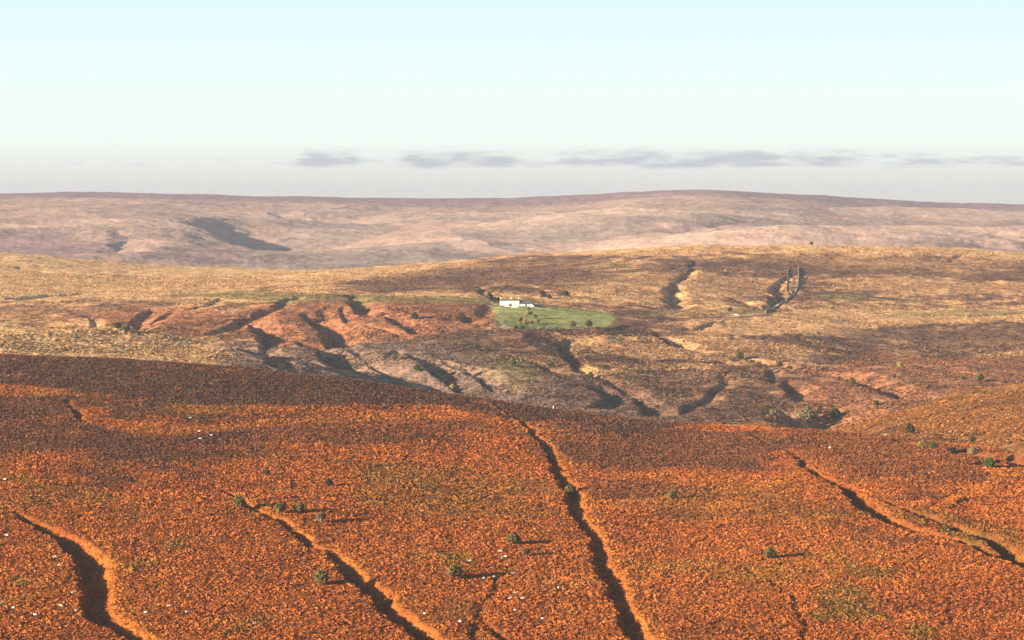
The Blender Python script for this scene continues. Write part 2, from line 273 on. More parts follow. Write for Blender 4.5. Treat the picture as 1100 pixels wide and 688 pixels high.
# ------------------------------------------------------------------ gullies, combes, banks (photo px, half-width m, depth m)
CARVE = [
    # near hillside gullies
    ([(8, 548), (30, 556), (50, 570), (78, 583), (96, 598), (105, 622), (102, 645), (112, 664), (135, 680), (165, 694), (190, 706)], [3, 5, 7, 9, 11, 12, 11, 11, 9, 8, 8], [1.2, 2.5, 4.5, 6, 7, 7.5, 7, 7, 5.5, 5, 5]),
    ([(-30, 578), (10, 572), (40, 570)], [3, 3.5, 3], [1, 1.8, 1]),
    ([(222, 519), (245, 532), (270, 545), (300, 558), (330, 583), (352, 592), (378, 614), (396, 634), (425, 658), (450, 678), (480, 702)], [2, 3.5, 4.5, 5, 5.5, 6, 7.5, 9, 9, 9, 9], [.6, 2, 2.8, 3, 3.2, 3.5, 4.5, 5.5, 5.5, 5.5, 5.5]),
    ([(528, 434), (545, 445), (566, 460), (586, 478), (596, 500), (606, 520), (618, 545), (632, 563), (644, 590), (655, 622), (668, 652), (685, 682), (700, 705)], [3, 3, 4, 5.5, 6.5, 8, 7, 6, 7, 8, 8, 9, 9], [.6, 1, 1.8, 3, 4, 5.2, 3.8, 3.4, 4.2, 4.8, 5, 5.5, 5.5]),
    ([(846, 488), (866, 502), (890, 514), (912, 526), (930, 545), (950, 558), (975, 567), (1010, 577), (1050, 591), (1090, 604), (1140, 622)], [3, 5, 6, 8, 9, 9, 8, 6, 6, 6.5, 7], [1, 2.8, 4, 6, 7, 6.6, 5, 4, 4, 4.4, 4.6]),
    ([(938, 535), (960, 543), (985, 552), (1020, 564), (1050, 575), (1080, 592), (1120, 612), (1150, 625)], [3, 5, 7, 8, 9, 10, 10, 10], [1, 3, 4.6, 5.6, 7, 8, 8, 8]),
    ([(60, 426), (75, 438), (88, 450), (102, 458)], [2.5, 4.5, 4.5, 2.5], [.5, 2.8, 2.6, .5]),
    ([(500, 706), (512, 680), (518, 655), (532, 632), (548, 612), (565, 600)], [3.5, 3.5, 3, 3, 2.5, 2], [1.6, 1.2, .8, .8, .7, .3]),
    ([(512, 664), (528, 676), (545, 690)], [2.5, 3, 3], [.8, 1.8, 1.8]),
    ([(778, 608), (800, 612), (822, 622), (840, 632), (856, 645), (860, 665), (864, 690)], [2.5, 3, 3, 3, 3, 3, 2.5], [.5, .9, .8, .7, .9, 1.2, .8]),
    ([(716, 617), (734, 626)], [2, 2.5], [1.2, 1.4]),
    ([(808, 466), (818, 474), (835, 482), (852, 490)], [4, 4, 4, 3], [1.6, 2, 1.8, 1]),
    ([(735, 455), (760, 462), (785, 470), (800, 478)], [3, 4, 4, 3], [1, 1.6, 1.6, .8]),
    ([(1100, 500), (1070, 506), (1045, 524), (1020, 540), (1000, 552)], [4, 4, 4, 4, 3], [-1.0, -1.3, -1.2, -1.0, -.4]),
    # clough between the near hill and the right-hand spur
    ([(965, 474), (1000, 479), (1035, 484), (1065, 488), (1090, 494), (1115, 500), (1160, 512)], [7, 9, 10, 12, 14, 16, 17], [3, 5.5, 7, 8.5, 10.5, 12, 12]),
    ([(1010, 478), (1030, 488), (1045, 487)], [5, 6, 5], [2, 2.6, 2]),
    ([(1050, 500), (1070, 497), (1085, 490)], [5, 6, 5], [2.4, 3, 2]),
    ([(1005, 470), (1030, 472), (1060, 474), (1085, 470), (1110, 474)], [3, 4, 4, 4, 4], [.8, 1.8, 2, 1.8, 2]),
    ([(846, 444), (868, 447), (895, 452), (925, 458), (960, 465), (985, 471)], [20, 34, 40, 34, 24, 14], [5, 16, 22, 18, 10, 4]),
    # combes on the bracken slope left of the farm
    ([(318, 320), (300, 328), (280, 336), (258, 346), (240, 354), (225, 360)], [5, 7, 8, 8, 8, 6], [2, 4, 5, 6, 5, 3]),
    ([(205, 333), (225, 327), (238, 322)], [5, 6, 4], [2, 3.5, 1.5]),
    ([(160, 333), (152, 342), (148, 350), (140, 356)], [7, 8, 8, 8], [3, 5, 6, 4]),
    ([(184, 336), (175, 342), (165, 348)], [5, 6, 4], [2, 3.5, 2]),
    ([(98, 340), (100, 346), (105, 352)], [4, 5, 5], [2, 3, 2]),
    ([(262, 340), (278, 350), (288, 360), (292, 372)], [5, 13, 14, 9], [2, 9, 11, 7]),
    ([(331, 340), (345, 347), (357, 356), (358, 372)], [7, 14, 15, 9], [3, 10, 12, 8]),
    ([(378, 318), (386, 327), (396, 337), (412, 341)], [7, 11, 9, 5], [4, 8, 6, 2]),
    ([(348, 332), (352, 340), (350, 348)], [6, 8, 6], [2, 4, 3]),
    ([(370, 332), (376, 342), (378, 350)], [5, 7, 5], [2, 4, 2]),
    ([(413, 337), (428, 346), (444, 356), (462, 359)], [6, 10, 9, 5], [3, 7, 6, 3]),
    ([(385, 348), (405, 354), (425, 359), (438, 364)], [3, 4, 5, 4], [1.5, 2.5, 3, 2]),
    ([(498, 338), (502, 342), (508, 347)], [8, 10, 8], [2, 5, 3]),
    ([(525, 328), (515, 338), (505, 346)], [6, 8, 5], [1.5, 3, 1.5]),
    # lower valley side, in deep folds
    ([(322, 368), (345, 373), (368, 385), (380, 396), (384, 412)], [7, 14, 18, 16, 14], [4, 11, 14, 11, 9]),
    ([(368, 370), (384, 376), (392, 384)], [5, 9, 7], [3, 7, 4]),
    ([(392, 382), (405, 388), (414, 398), (430, 408), (452, 418), (478, 426), (505, 434)], [7, 11, 12, 16, 20, 22, 20], [4, 8, 8, 11, 15, 17, 14]),
    ([(440, 382), (455, 388), (470, 397), (485, 408), (500, 420)], [6, 9, 11, 12, 12], [3, 7, 8, 9, 8]),
    ([(476, 388), (492, 394), (512, 402), (524, 412)], [4, 7, 9, 7], [3, 5, 7, 5]),
    ([(512, 404), (526, 412), (536, 421)], [5, 10, 9], [2, 6, 6]),
    ([(286, 372), (292, 384), (300, 396), (320, 408)], [6, 8, 9, 9], [3, 5, 6, 5]),
    ([(412, 384), (430, 378), (450, 380)], [5, 6, 5], [2, 3, 2]),
    ([(520, 376), (545, 381), (570, 388), (590, 397), (598, 402)], [3, 4, 5, 6, 6], [1, 2, 3, 4, 4]),
    # stream gully
    ([(655, 358), (632, 364), (612, 367), (603, 372), (604, 380), (612, 390), (628, 400), (642, 406), (658, 413), (676, 422), (690, 434), (703, 446)], [3, 3.5, 4, 5.5, 6, 6, 6, 6, 6.5, 7, 9, 10], [.8, 1.4, 2.6, 5.5, 6, 5.5, 5, 5, 5.4, 6, 8.5, 8.5]),
    ([(640, 416), (655, 420), (660, 430), (640, 438)], [9, 11, 10, 8], [5, 7, 7, 5]),
    ([(668, 412), (680, 424), (690, 440)], [5, 7, 8], [2, 4, 5]),
    # right half
    ([(704, 360), (716, 366), (735, 373), (756, 380)], [7, 9, 9, 6], [5, 8.5, 7.5, 4]),
    ([(776, 380), (800, 386), (824, 391), (850, 396), (875, 400), (905, 403), (930, 411), (955, 420), (975, 428)], [5, 6, 7, 8, 8, 10, 13, 14, 11], [2.5, 4, 4.5, 5.5, 6, 8.5, 11.5, 11, 6]),
    ([(842, 410), (852, 420), (862, 430)], [8, 11, 9], [4, 7, 6]),
    ([(820, 392), (828, 402), (824, 412)], [5, 6, 5], [2, 3, 2]),
    ([(780, 400), (776, 416), (760, 430), (738, 440), (715, 446)], [5, 6, 6, 7, 8], [2, 3, 3, 3, 3]),
    ([(744, 281), (741, 290), (738, 297), (728, 303), (719, 309), (720, 320), (723, 332)], [4, 5, 6.5, 4, 8, 10.5, 8], [2, 3, 4.5, 2, 8, 10, 6]),
    ([(725, 287), (736, 292)], [4, 5], [1, 2]),
    ([(846, 296), (838, 303), (832, 311), (838, 319), (832, 326), (822, 333)], [4, 5, 8, 8, 6, 5], [2, 3, 6.5, 7, 5, 3.5]),
    ([(852, 313), (855, 318)], [4, 5], [3, 3]),
    ([(780, 318), (795, 325), (812, 331)], [4, 5, 4], [2, 3.5, 2]),
    ([(812, 313), (826, 318)], [3, 4], [1.5, 2]),
    ([(776, 346), (755, 351), (745, 356)], [4, 5, 4], [1, 2.5, 2]),
    ([(512, 308), (518, 314), (525, 321)], [4, 5, 5], [3, 4, 3]),
    ([(586, 312), (588, 319)], [4, 5], [3, 3]),
    ([(600, 317), (612, 315), (618, 319)], [5, 7, 5], [2, 4, 2]),
    ([(1040, 272), (1030, 276), (1018, 282)], [4, 5, 4], [1.5, 2, 1.5]),
    # left plateau
    ([(15, 322), (35, 319), (60, 318), (85, 316)], [8, 13, 14, 8], [2, 5, 5, 3]),
    ([(120, 297), (150, 299), (180, 299)], [6, 10, 6], [1.5, 3.5, 2]),
    ([(20, 288), (50, 293)], [8, 8], [2, 2.5]),
    # far hills
    ([(205, 236), (230, 240), (262, 247), (285, 256), (305, 264), (330, 268)], [40, 90, 110, 110, 90, 60], [6, 28, 38, 38, 26, 10]),
    ([(300, 231), (325, 234), (348, 238), (370, 239)], [40, 80, 80, 50], [8, 22, 22, 8]),
    ([(215, 256), (240, 260), (270, 263)], [25, 30, 25], [4, 8, 4]),
    ([(128, 246), (134, 254), (130, 264), (120, 272)], [20, 26, 26, 26], [3, 6, 6, 6]),
    ([(700, 247), (730, 245), (760, 241), (800, 237)], [60, 90, 90, 60], [4, 9, 9, 4]),
    ([(1050, 266), (1080, 263), (1120, 260)], [70, 90, 90], [5, 10, 11]),
]
CW = []
for pts, w, d in CARVE:
    P = cast(pts); w = np.array(w, float); d = np.array(d, float)
    if P[0, 1] < 1620 and d[1] > 0 and w.max() < 16: w = w * 0.62; d = d * 0.76
    if P[0, 1] > 1620:                                # valley folds stop short of the near hill
        q = P[:, 1] > 1700; P, w, d = P[q], w[q], d[q]
        if len(P) < 2: continue
    CW.append((P, w, d))
def poly_dist(x, y, P, *vals, offs=False):
    """Distance from points to a polyline, with per-knot values interpolated along it and the side (+ = right of travel)."""
    best = np.full(x.shape, 1e9); outs = [np.zeros(x.shape) for _ in vals]; side = np.zeros(x.shape); bx = np.zeros(x.shape); by = np.zeros(x.shape)
    for i in range(len(P) - 1):
        a, b = P[i], P[i + 1]; ab = b - a; L2 = ab @ ab + 1e-9
        t = np.clip(((x - a[0]) * ab[0] + (y - a[1]) * ab[1]) / L2, 0, 1)
        dx = x - a[0] - t * ab[0]; dy = y - a[1] - t * ab[1]
        D = np.hypot(dx, dy); m = D < best
        best = np.where(m, D, best)
        if offs: bx = np.where(m, dx, bx); by = np.where(m, dy, by)
        side = np.where(m, ab[1] * dx - ab[0] * dy, side)
        for o, v in zip(outs, vals): o[m] = (v[i] + (v[i + 1] - v[i]) * t)[m]
    return (best, side, outs, (bx, by)) if offs else (best, side, outs)
def carve_amount(x, y):
    c = np.zeros(x.shape)
    near = y < 1620
    frx = np.where(near, fbm(x, y, 8, 3, 45, .75) * 1.5, 0); fry = np.where(near, fbm(x, y, 8, 3, 46, .75) * 1.5, 0)
    wob = np.where(near, 1.8, 3.5) * np.where(y > 4000, 2.5, 1)
    wx = x + frx + fbm(x, y, 32, 2, 41) * wob; wy = y + fry + fbm(x, y, 32, 2, 43) * wob
    for P, w, d in CW:
        mw = w.max() * 3.3 + 12
        lo = P.min(0) - mw; hi = P.max(0) + mw
        m = (x > lo[0]) & (x < hi[0]) & (y > lo[1]) & (y < hi[1])
        if not m.any(): continue
        nearg = P[0, 1] < 1620
        D, _, (W_, D_), (ox, oy) = poly_dist(wx[m], wy[m], P, w, d, offs=True)
        lee = (ox * math.cos(SUN_AZ) + oy * math.sin(SUN_AZ)) / (D + 1e-6)      # + on the sunlit far bank, - on the shaded bank
        W_ = W_ * (1 + sstep(-0.2, 0.6, lee) * (0.1 if nearg else (1.2 if P[0, 1] < 4000 else 2.2))) * (1 - 0.2 * sstep(0.2, -0.6, -lee) * 0)
        t = np.clip(D / W_, 0, 1)
        if P[0, 1] < 1620: prof = np.where(t < 1, 1 - sstep(0.30, 1.0, t), 0)
        else: prof = np.where(t < 1, (1 - t) ** 1.25 * 1.0 * (1 - 0.0 * t) , 0)
        a = D_ * prof
        c[m] = np.where(a < 0, np.minimum(c[m], a), np.maximum(c[m], a))
    return c
def height(x, y):
    """Ground height without the small tufts."""
    return base(x, y) - carve_amount(np.asarray(x, float), np.asarray(y, float))

# ------------------------------------------------------------------ ground cover: what grows where, and gold painted in for sunlit banks
C = {
    'bracken': (0.50, 0.155, 0.036), 'bracken_dark': (0.31, 0.085, 0.028), 'heather': (0.155, 0.078, 0.048), 'olive': (0.24, 0.155, 0.032),
    'gold': (0.66, 0.24, 0.045), 'straw': (0.86, 0.48, 0.215), 'mid_heather': (0.20, 0.105, 0.066), 'mid_bracken': (0.41, 0.175, 0.085),
    'green': (0.42, 0.44, 0.15), 'green_dull': (0.33, 0.26, 0.095), 'tan': (0.50, 0.27, 0.13), 'scrub': (0.29, 0.195, 0.155),
    'far_pink': (0.55, 0.36, 0.28), 'far_pale': (0.80, 0.55, 0.42), 'far_dark': (0.33, 0.21, 0.22), 'far_green': (0.42, 0.32, 0.26), 'stone': (0.45, 0.40, 0.33), 'spur': (0.52, 0.22, 0.065),
}
C = {k: np.array(v) for k, v in C.items()}
# (cover, photo polygon, edge blur m, strength)
PATCH = [
    ('heather', [(-300, 340), (0, 360), (370, 380), (520, 405), (640, 425), (760, 440), (760, 462), (640, 462), (560, 452), (480, 441), (260, 441), (150, 433), (90, 423), (0, 416), (-300, 414)], 26, 1.0),
    ('heather', [(-200, 428), (60, 424), (90, 450), (150, 462), (200, 468), (250, 478), (300, 492), (240, 505), (120, 512), (40, 498), (-200, 480)], 40, 0.85),
    ('heather', [(90, 434), (150, 436), (260, 450), (200, 452), (120, 448)], 14, 0.8),
    ('heather', [(230, 452), (520, 450), (560, 470), (520, 480), (330, 478), (240, 470)], 26, 0.55),
    ('heather', [(600, 455), (830, 462), (850, 492), (800, 508), (720, 500), (640, 505), (600, 480)], 28, 0.75),
    ('heather', [(620, 512), (720, 520), (790, 530), (760, 545), (640, 540)], 16, 0.6),
    ('heather', [(820, 458), (980, 466), (1080, 492), (1060, 520), (980, 530), (900, 505), (850, 485)], 26, 0.6),
    ('heather', [(900, 560), (960, 572), (990, 580), (960, 590), (910, 580)], 10, 0.5),
    ('olive', [(380, 500), (520, 505), (585, 530), (560, 555), (450, 560), (360, 540)], 22, 0.55),
    ('olive', [(780, 520), (900, 530), (930, 555), (870, 580), (790, 560), (700, 555)], 22, 0.45),
    ('olive', [(900, 602), (950, 610), (955, 622), (910, 622)], 6, 0.85), ('olive', [(865, 640), (900, 625), (940, 650), (960, 668), (880, 668)], 8, 0.8),
    ('olive', [(980, 674), (1010, 676), (1000, 690), (970, 690)], 5, 0.8), ('olive', [(130, 606), (160, 600), (170, 612), (135, 616)], 4, 0.8),
    ('olive', [(175, 585), (200, 578), (198, 592), (178, 593)], 3, 0.8), ('olive', [(260, 665), (300, 664), (290, 676), (250, 680)], 6, 0.7),
    ('olive', [(12, 621), (34, 620), (30, 630), (14, 630)], 4, 0.8), ('olive', [(608, 655), (628, 655), (625, 664), (608, 664)], 4, 0.8),
    ('olive', [(465, 590), (510, 595), (500, 612), (470, 610)], 6, 0.6), ('olive', [(470, 650), (500, 648), (510, 664), (470, 668)], 6, 0.5),
    ('olive', [(1000, 545), (1100, 575), (1100, 600), (1060, 580), (990, 553), (950, 545)], 12, 0.65), ('olive', [(950, 545), (1000, 560), (1060, 580), (1085, 598), (1020, 576), (960, 558)], 8, 0.9),
    ('olive', [(560, 575), (600, 570), (600, 580), (560, 585)], 5, 0.4),
    ('gold', [(-100, 412), (60, 417), (80, 424), (60, 428), (-100, 424)], 5, 0.75), ('gold', [(70, 430), (110, 458), (190, 462), (260, 455), (350, 448), (500, 444), (500, 451), (340, 456), (200, 470), (120, 464), (80, 445)], 6, 0.55),  # second strip paints the sunlit terrace band as brighter orange
    ('gold', [(240, 525), (300, 545), (345, 580), (385, 600), (400, 615), (390, 622), (330, 580), (270, 548)], 4, 0.7),  # sunlit right bank of the left-centre gully, its light put into the colour
    ('gold', [(110, 575), (135, 600), (140, 640), (155, 670), (180, 690), (150, 690), (118, 650), (112, 615), (95, 585)], 5, 0.8),  # gold painted on the sun-facing bank of the deep left gully
    ('gold', [(400, 620), (450, 655), (500, 690), (470, 690), (430, 655), (395, 632)], 5, 0.6),  # lower sunlit bank of the left-centre gully, likewise painted
    ('gold', [(520, 432), (560, 452), (600, 480), (616, 510), (640, 545), (660, 590), (690, 650), (720, 690), (690, 690), (664, 640), (640, 580), (618, 550), (598, 510), (585, 478), (550, 452)], 4, 0.75),  # brightness of the central gully's lit right bank, put in as colour
    ('gold', [(1000, 549), (1050, 522), (1075, 502), (1110, 496), (1110, 504), (1060, 526), (1010, 556)], 4, 0.7),
    ('gold', [(640, 545), (900, 500), (910, 508), (640, 553)], 6, 0.35),
    ('gold', [(600, 535), (800, 540), (800, 546), (610, 545)], 4, 0.5),
    # middle distance
    ('straw', [(-100, 268), (0, 272), (250, 288), (420, 290), (560, 273), (440, 300), (320, 306), (150, 318), (-100, 328)], 40, 0.7),
    ('straw', [(560, 274), (720, 264), (900, 261), (1100, 269), (1100, 277), (900, 271), (700, 276)], 35, 0.75),
    ('straw', [(730, 346), (900, 332), (1150, 331), (1150, 345), (950, 350), (880, 362), (760, 362)], 22, 0.7),
    ('straw', [(620, 362), (760, 359), (880, 378), (840, 390), (700, 388), (640, 378)], 16, 0.55),
    ('straw', [(-100, 350), (120, 356), (260, 366), (250, 396), (-100, 384)], 16, 0.75),
    ('straw', [(860, 300), (960, 296), (1150, 305), (1150, 317), (960, 318)], 26, 0.55),
    ('straw', [(600, 300), (680, 292), (820, 300), (850, 318), (700, 325), (600, 318)], 24, 0.4),
    ('mid_heather', [(360, 304), (420, 296), (520, 281), (640, 276), (660, 298), (520, 312), (380, 314)], 26, 0.6),
    ('mid_heather', [(700, 277), (860, 274), (1150, 281), (1150, 298), (900, 295), (720, 290)], 35, 0.6),
    ('mid_heather', [(900, 352), (1150, 350), (1150, 377), (960, 380), (880, 368)], 22, 0.65),
    ('mid_heather', [(-100, 330), (120, 326), (200, 326), (140, 336), (-100, 340)], 20, 0.6),
    ('scrub', [(240, 372), (400, 366), (520, 372), (600, 400), (720, 430), (760, 455), (560, 450), (400, 425), (240, 400)], 18, 0.85),
    ('mid_heather', [(440, 355), (600, 358), (620, 400), (720, 400), (840, 392), (860, 440), (740, 455), (600, 440), (560, 400), (460, 372)], 25, 0.7),
    ('green_dull', [(500, 378), (560, 386), (590, 402), (560, 420), (520, 400)], 14, 0.5),
    ('mid_bracken', [(110, 336), (150, 330), (200, 330), (250, 340), (330, 322), (460, 322), (535, 326), (530, 352), (430, 366), (330, 372), (240, 362), (170, 356), (110, 347)], 10, 0.95),
    ('mid_bracken', [(-100, 336), (110, 334), (110, 346), (-100, 343)], 8, 0.3),
    ('mid_bracken', [(845, 425), (860, 400), (905, 395), (930, 378), (1000, 385), (1110, 385), (1110, 415), (1000, 425), (960, 440), (880, 445)], 16, 0.9),
    ('mid_bracken', [(540, 352), (640, 352), (660, 360), (540, 360)], 6, 0.6),
    ('green_dull', [(180, 318), (260, 312), (330, 316), (540, 322), (530, 328), (300, 326), (240, 322)], 10, 0.8),
    ('green', [(528, 326), (560, 329), (615, 331), (655, 337), (664, 343), (645, 353), (560, 354), (534, 352)], 3.5, 0.95),
    ('green_dull', [(690, 342), (730, 336), (820, 338), (830, 334), (780, 332), (710, 335)], 5, 0.7),
    ('green_dull', [(870, 318), (920, 314), (930, 320), (880, 322)], 8, 0.7), ('green_dull', [(640, 284), (680, 284), (680, 288), (640, 288)], 8, 0.6),
    ('green_dull', [(960, 336), (1110, 335), (1110, 339), (950, 341)], 4, 0.7),
    ('far_dark', [(-60, 248), (60, 253), (110, 262), (100, 276), (-60, 272)], 60, 0.75),
    ('far_dark', [(110, 272), (260, 270), (400, 272), (390, 284), (150, 280)], 50, 0.6),
    ('far_green', [(285, 262), (400, 258), (480, 262), (540, 274), (420, 286), (240, 284)], 60, 0.8),
    ('far_green', [(300, 246), (330, 240), (400, 240), (410, 252), (310, 256)], 60, 0.8),
    ('far_green', [(500, 252), (610, 238), (720, 233), (830, 235), (850, 241), (700, 254), (560, 258)], 70, 0.75),
    ('far_dark', [(690, 246), (740, 240), (800, 236), (820, 240), (760, 247), (700, 250)], 60, 0.7),
    ('far_dark', [(1000, 256), (1060, 262), (1150, 258), (1150, 270), (1020, 270)], 40, 0.6),
    ('far_pale', [(330, 228), (760, 228), (840, 231), (700, 232), (560, 238), (420, 241), (330, 240)], 60, 0.5),
    ('far_pale', [(600, 262), (700, 252), (860, 241), (1150, 243), (1150, 249), (860, 250), (660, 268)], 50, 0.6),
    ('far_pale', [(-60, 240), (140, 235), (215, 238), (205, 246), (100, 243), (-60, 248)], 60, 0.5),
    ('stone', [(690, 438), (705, 444), (720, 448), (700, 448)], 3, 0.5),
]
NFORE = [i for i, p in enumerate(PATCH) if p[1][0] == (-100, 268)][0]
PW = [(c, cast(p), b, s) for c, p, b, s in PATCH]
def poly_mask(x, y, P, blur, seed):
    """Soft-edged polygon mask in the ground plane; the edge is frayed by noise."""
    m = np.zeros(x.shape)
    lo = P.min(0) - blur * 2; hi = P.max(0) + blur * 2
    q = (x > lo[0]) & (x < hi[0]) & (y > lo[1]) & (y < hi[1])
    if not q.any(): return m
    X, Y = x[q], y[q]
    inside = np.zeros(X.shape, bool)
    for i in range(len(P)):
        a, b = P[i], P[(i + 1) % len(P)]
        c = ((a[1] > Y) != (b[1] > Y))
        xi = (b[0] - a[0]) * (Y - a[1]) / (b[1] - a[1] + 1e-9) + a[0]
        inside ^= c & (X < xi)
    D, _, _ = poly_dist(X, Y, np.vstack([P, P[:1]]))
    sd = np.where(inside, D, -D) + fbm(X, Y, blur * 1.6, 4, seed, 0.7) * blur * 0.9
    m[q] = sstep(-blur * 0.45, blur * 0.45, sd)
    return m
def cover(x, y):
    """RGB albedo and heather weight at ground points."""
    x = np.asarray(x, float); y = np.asarray(y, float)
    z, idn = base(x, y, True)
    n1 = fbm(x, y, 90, 5, 61, 0.6); n2 = fbm(x, y, 22, 4, 62, 0.65); n3 = fbm(x, y, 6, 3, 63, 0.7); n4 = fbm(x, y, 240, 4, 64)
    col = np.zeros(x.shape + (3,))
    def mix(c, w):
        nonlocal col
        w = np.clip(w, 0, 1)[..., None]; col = col * (1 - w) + C[c] * w if isinstance(c, str) else col * (1 - w) + c * w
    fore = (idn == NAMES.index('fore')) & (y < 1700) | (y < 900)
    spur = idn == NAMES.index('spur'); nl = idn == NAMES.index('near_left')
    far = y > 4000
    mid = ~fore & ~far
    # near hillside: bracken, with olive and darker drifts
    col[fore] = C['bracken']
    heath = np.zeros(x.shape)
    f = fore.astype(float)
    mix('bracken_dark', f * sstep(0.0, 0.8, n1 * 0.6 + n2 * 0.6 + n3 * .2) * 0.65)
    mix('olive', f * sstep(0.2, 0.8, n4 * 0.4 + n2 * 0.5 - n1 * 0.35) * 0.75)
    mix('gold', f * sstep(0.35, 0.9, n2 * 0.8 - n1 * 0.3) * 0.35)
    # spur on the right
    f = spur.astype(float)
    mix('spur', f); mix('bracken', f * sstep(-0.1, 0.7, n1) * 0.5); mix('olive', f * sstep(0.0, 0.8, n2 * .6 + n4 * .5) * 0.6); mix('heather', f * sstep(0.3, 0.9, -n1 + n2 * .3) * 0.3)
    mix('straw', f * sstep(0.45, 0.8, n2 + n3 * .3) * 0.3)
    # middle moor: straw grass against heather, in ragged drifts
    f = mid.astype(float) * (1 - spur)
    g = n1 * 0.55 + n2 * 0.75 + n4 * 0.35 + n3 * 0.22
    px = 550 + F * x / y
    bias = np.interp(px, [-200, 250, 450, 1200], [0.55, 0.30, -0.12, 0.0]) + np.where(nl, 0.35, 0.0)
    bias = bias + sstep(3080, 3260, y) * 0.55 + np.exp(-((y - 2720) / 70) ** 2) * sstep(600, 800, px) * 0.35 - np.exp(-((y - 2330) / 150) ** 2) * 0.18 - np.exp(-((y - 2960) / 110) ** 2) * 0.2 * sstep(350, 500, px)
    mix('mid_heather', f); mix('tan', f * sstep(-0.55, 0.1, g + bias) * 0.8); mix('straw', f * sstep(-0.05, 0.40, g + bias))
    mix('green_dull', f * sstep(0.2, 0.9, n4 + n2 * .3 - 0.1) * 0.35)
    # far moors
    f = far.astype(float)
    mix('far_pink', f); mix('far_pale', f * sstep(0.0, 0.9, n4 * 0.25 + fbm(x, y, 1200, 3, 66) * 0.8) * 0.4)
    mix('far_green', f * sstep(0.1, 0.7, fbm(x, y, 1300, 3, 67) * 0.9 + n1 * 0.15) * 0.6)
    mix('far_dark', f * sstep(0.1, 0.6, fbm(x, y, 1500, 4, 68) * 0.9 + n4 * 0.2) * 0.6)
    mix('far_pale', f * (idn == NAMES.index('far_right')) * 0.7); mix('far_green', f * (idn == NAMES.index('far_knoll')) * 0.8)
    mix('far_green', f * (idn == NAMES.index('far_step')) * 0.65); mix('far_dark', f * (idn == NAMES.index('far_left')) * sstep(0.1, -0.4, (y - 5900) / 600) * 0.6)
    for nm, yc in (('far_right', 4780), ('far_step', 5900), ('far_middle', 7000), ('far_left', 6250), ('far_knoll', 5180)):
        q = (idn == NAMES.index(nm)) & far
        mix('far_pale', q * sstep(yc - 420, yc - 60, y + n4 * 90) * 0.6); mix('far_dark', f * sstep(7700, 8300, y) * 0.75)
    for j, (c, P, b, s) in enumerate(PW):
        m = poly_mask(x, y, P, b, 100 + j) * s
        m = m * ((fore | spur) if j < NFORE else (far if c.startswith('far') else mid))
        if c in ('gold', 'olive') : m = m * (0.55 + 0.45 * np.clip(n3 + n2 * .5 + 0.4, 0, 1))
        if c == 'heather': m = m * sstep(-0.95, -0.15, n2 * 0.5 + n3 * 0.45 + 0.1)
        if c in ('mid_bracken', 'scrub', 'mid_heather'): m = m * sstep(-1.0, -0.2, n2 * .7 + n3 * .4)
        hid = m
        if c == 'heather': heath = np.maximum(heath, m)
        elif c == 'gold': heath = heath * (1 - m)
        mix(c, m)
    return col, heath
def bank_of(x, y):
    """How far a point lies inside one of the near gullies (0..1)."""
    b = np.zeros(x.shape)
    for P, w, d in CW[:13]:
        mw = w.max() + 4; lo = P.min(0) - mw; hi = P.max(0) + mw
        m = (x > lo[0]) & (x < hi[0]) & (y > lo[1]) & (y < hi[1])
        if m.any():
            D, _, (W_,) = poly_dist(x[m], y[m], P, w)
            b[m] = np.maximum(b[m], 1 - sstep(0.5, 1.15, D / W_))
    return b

# ------------------------------------------------------------------ mesh helpers
def mesh_obj(name, verts, faces, mats, color=None, smooth=False, parent=None, mat_idx=None):
    me = bpy.data.meshes.new(name)
    verts = np.asarray(verts, np.float32); nf = len(faces)
    if isinstance(faces, np.ndarray):
        k = faces.shape[1]
        me.vertices.add(len(verts)); me.vertices.foreach_set('co', verts.ravel())
        me.loops.add(nf * k); me.loops.foreach_set('vertex_index', faces.astype(np.int32).ravel())
        me.polygons.add(nf); me.polygons.foreach_set('loop_start', np.arange(0, nf * k, k, dtype=np.int32))
        me.update(calc_edges=True)
    else:
        me.from_pydata([tuple(map(float, v)) for v in verts], [], [tuple(f) for f in faces]); me.update()
    if color is not None:
        a = me.color_attributes.new('Col', 'FLOAT_COLOR', 'POINT')
        rgba = np.ones((len(verts), 4), np.float32); rgba[:, :3] = color
        a.data.foreach_set('color', rgba.ravel())
    me.polygons.foreach_set('use_smooth', np.full(nf, smooth, bool))
    for m in (mats if isinstance(mats, (list, tuple)) else [mats]): me.materials.append(m)
    if mat_idx is not None: me.polygons.foreach_set('material_index', np.asarray(mat_idx, np.int32))
    o = bpy.data.objects.new(name, me); COL.objects.link(o)
    if parent is not None: o.parent = parent
    return o
def tag(o, label=None, cat=None, group=None, kind=None):
    for k, v in (('label', label), ('category', cat), ('group', group), ('kind', kind)):
        if v: o[k] = v
    return o
def new_mat(name, rough=0.9, spec=0.15):
    m = bpy.data.materials.new(name); m.use_nodes = True
    b = m.node_tree.nodes['Principled BSDF']; b.inputs['Roughness'].default_value = rough
    b.inputs['Specular IOR Level'].default_value = spec
    return m, m.node_tree, b
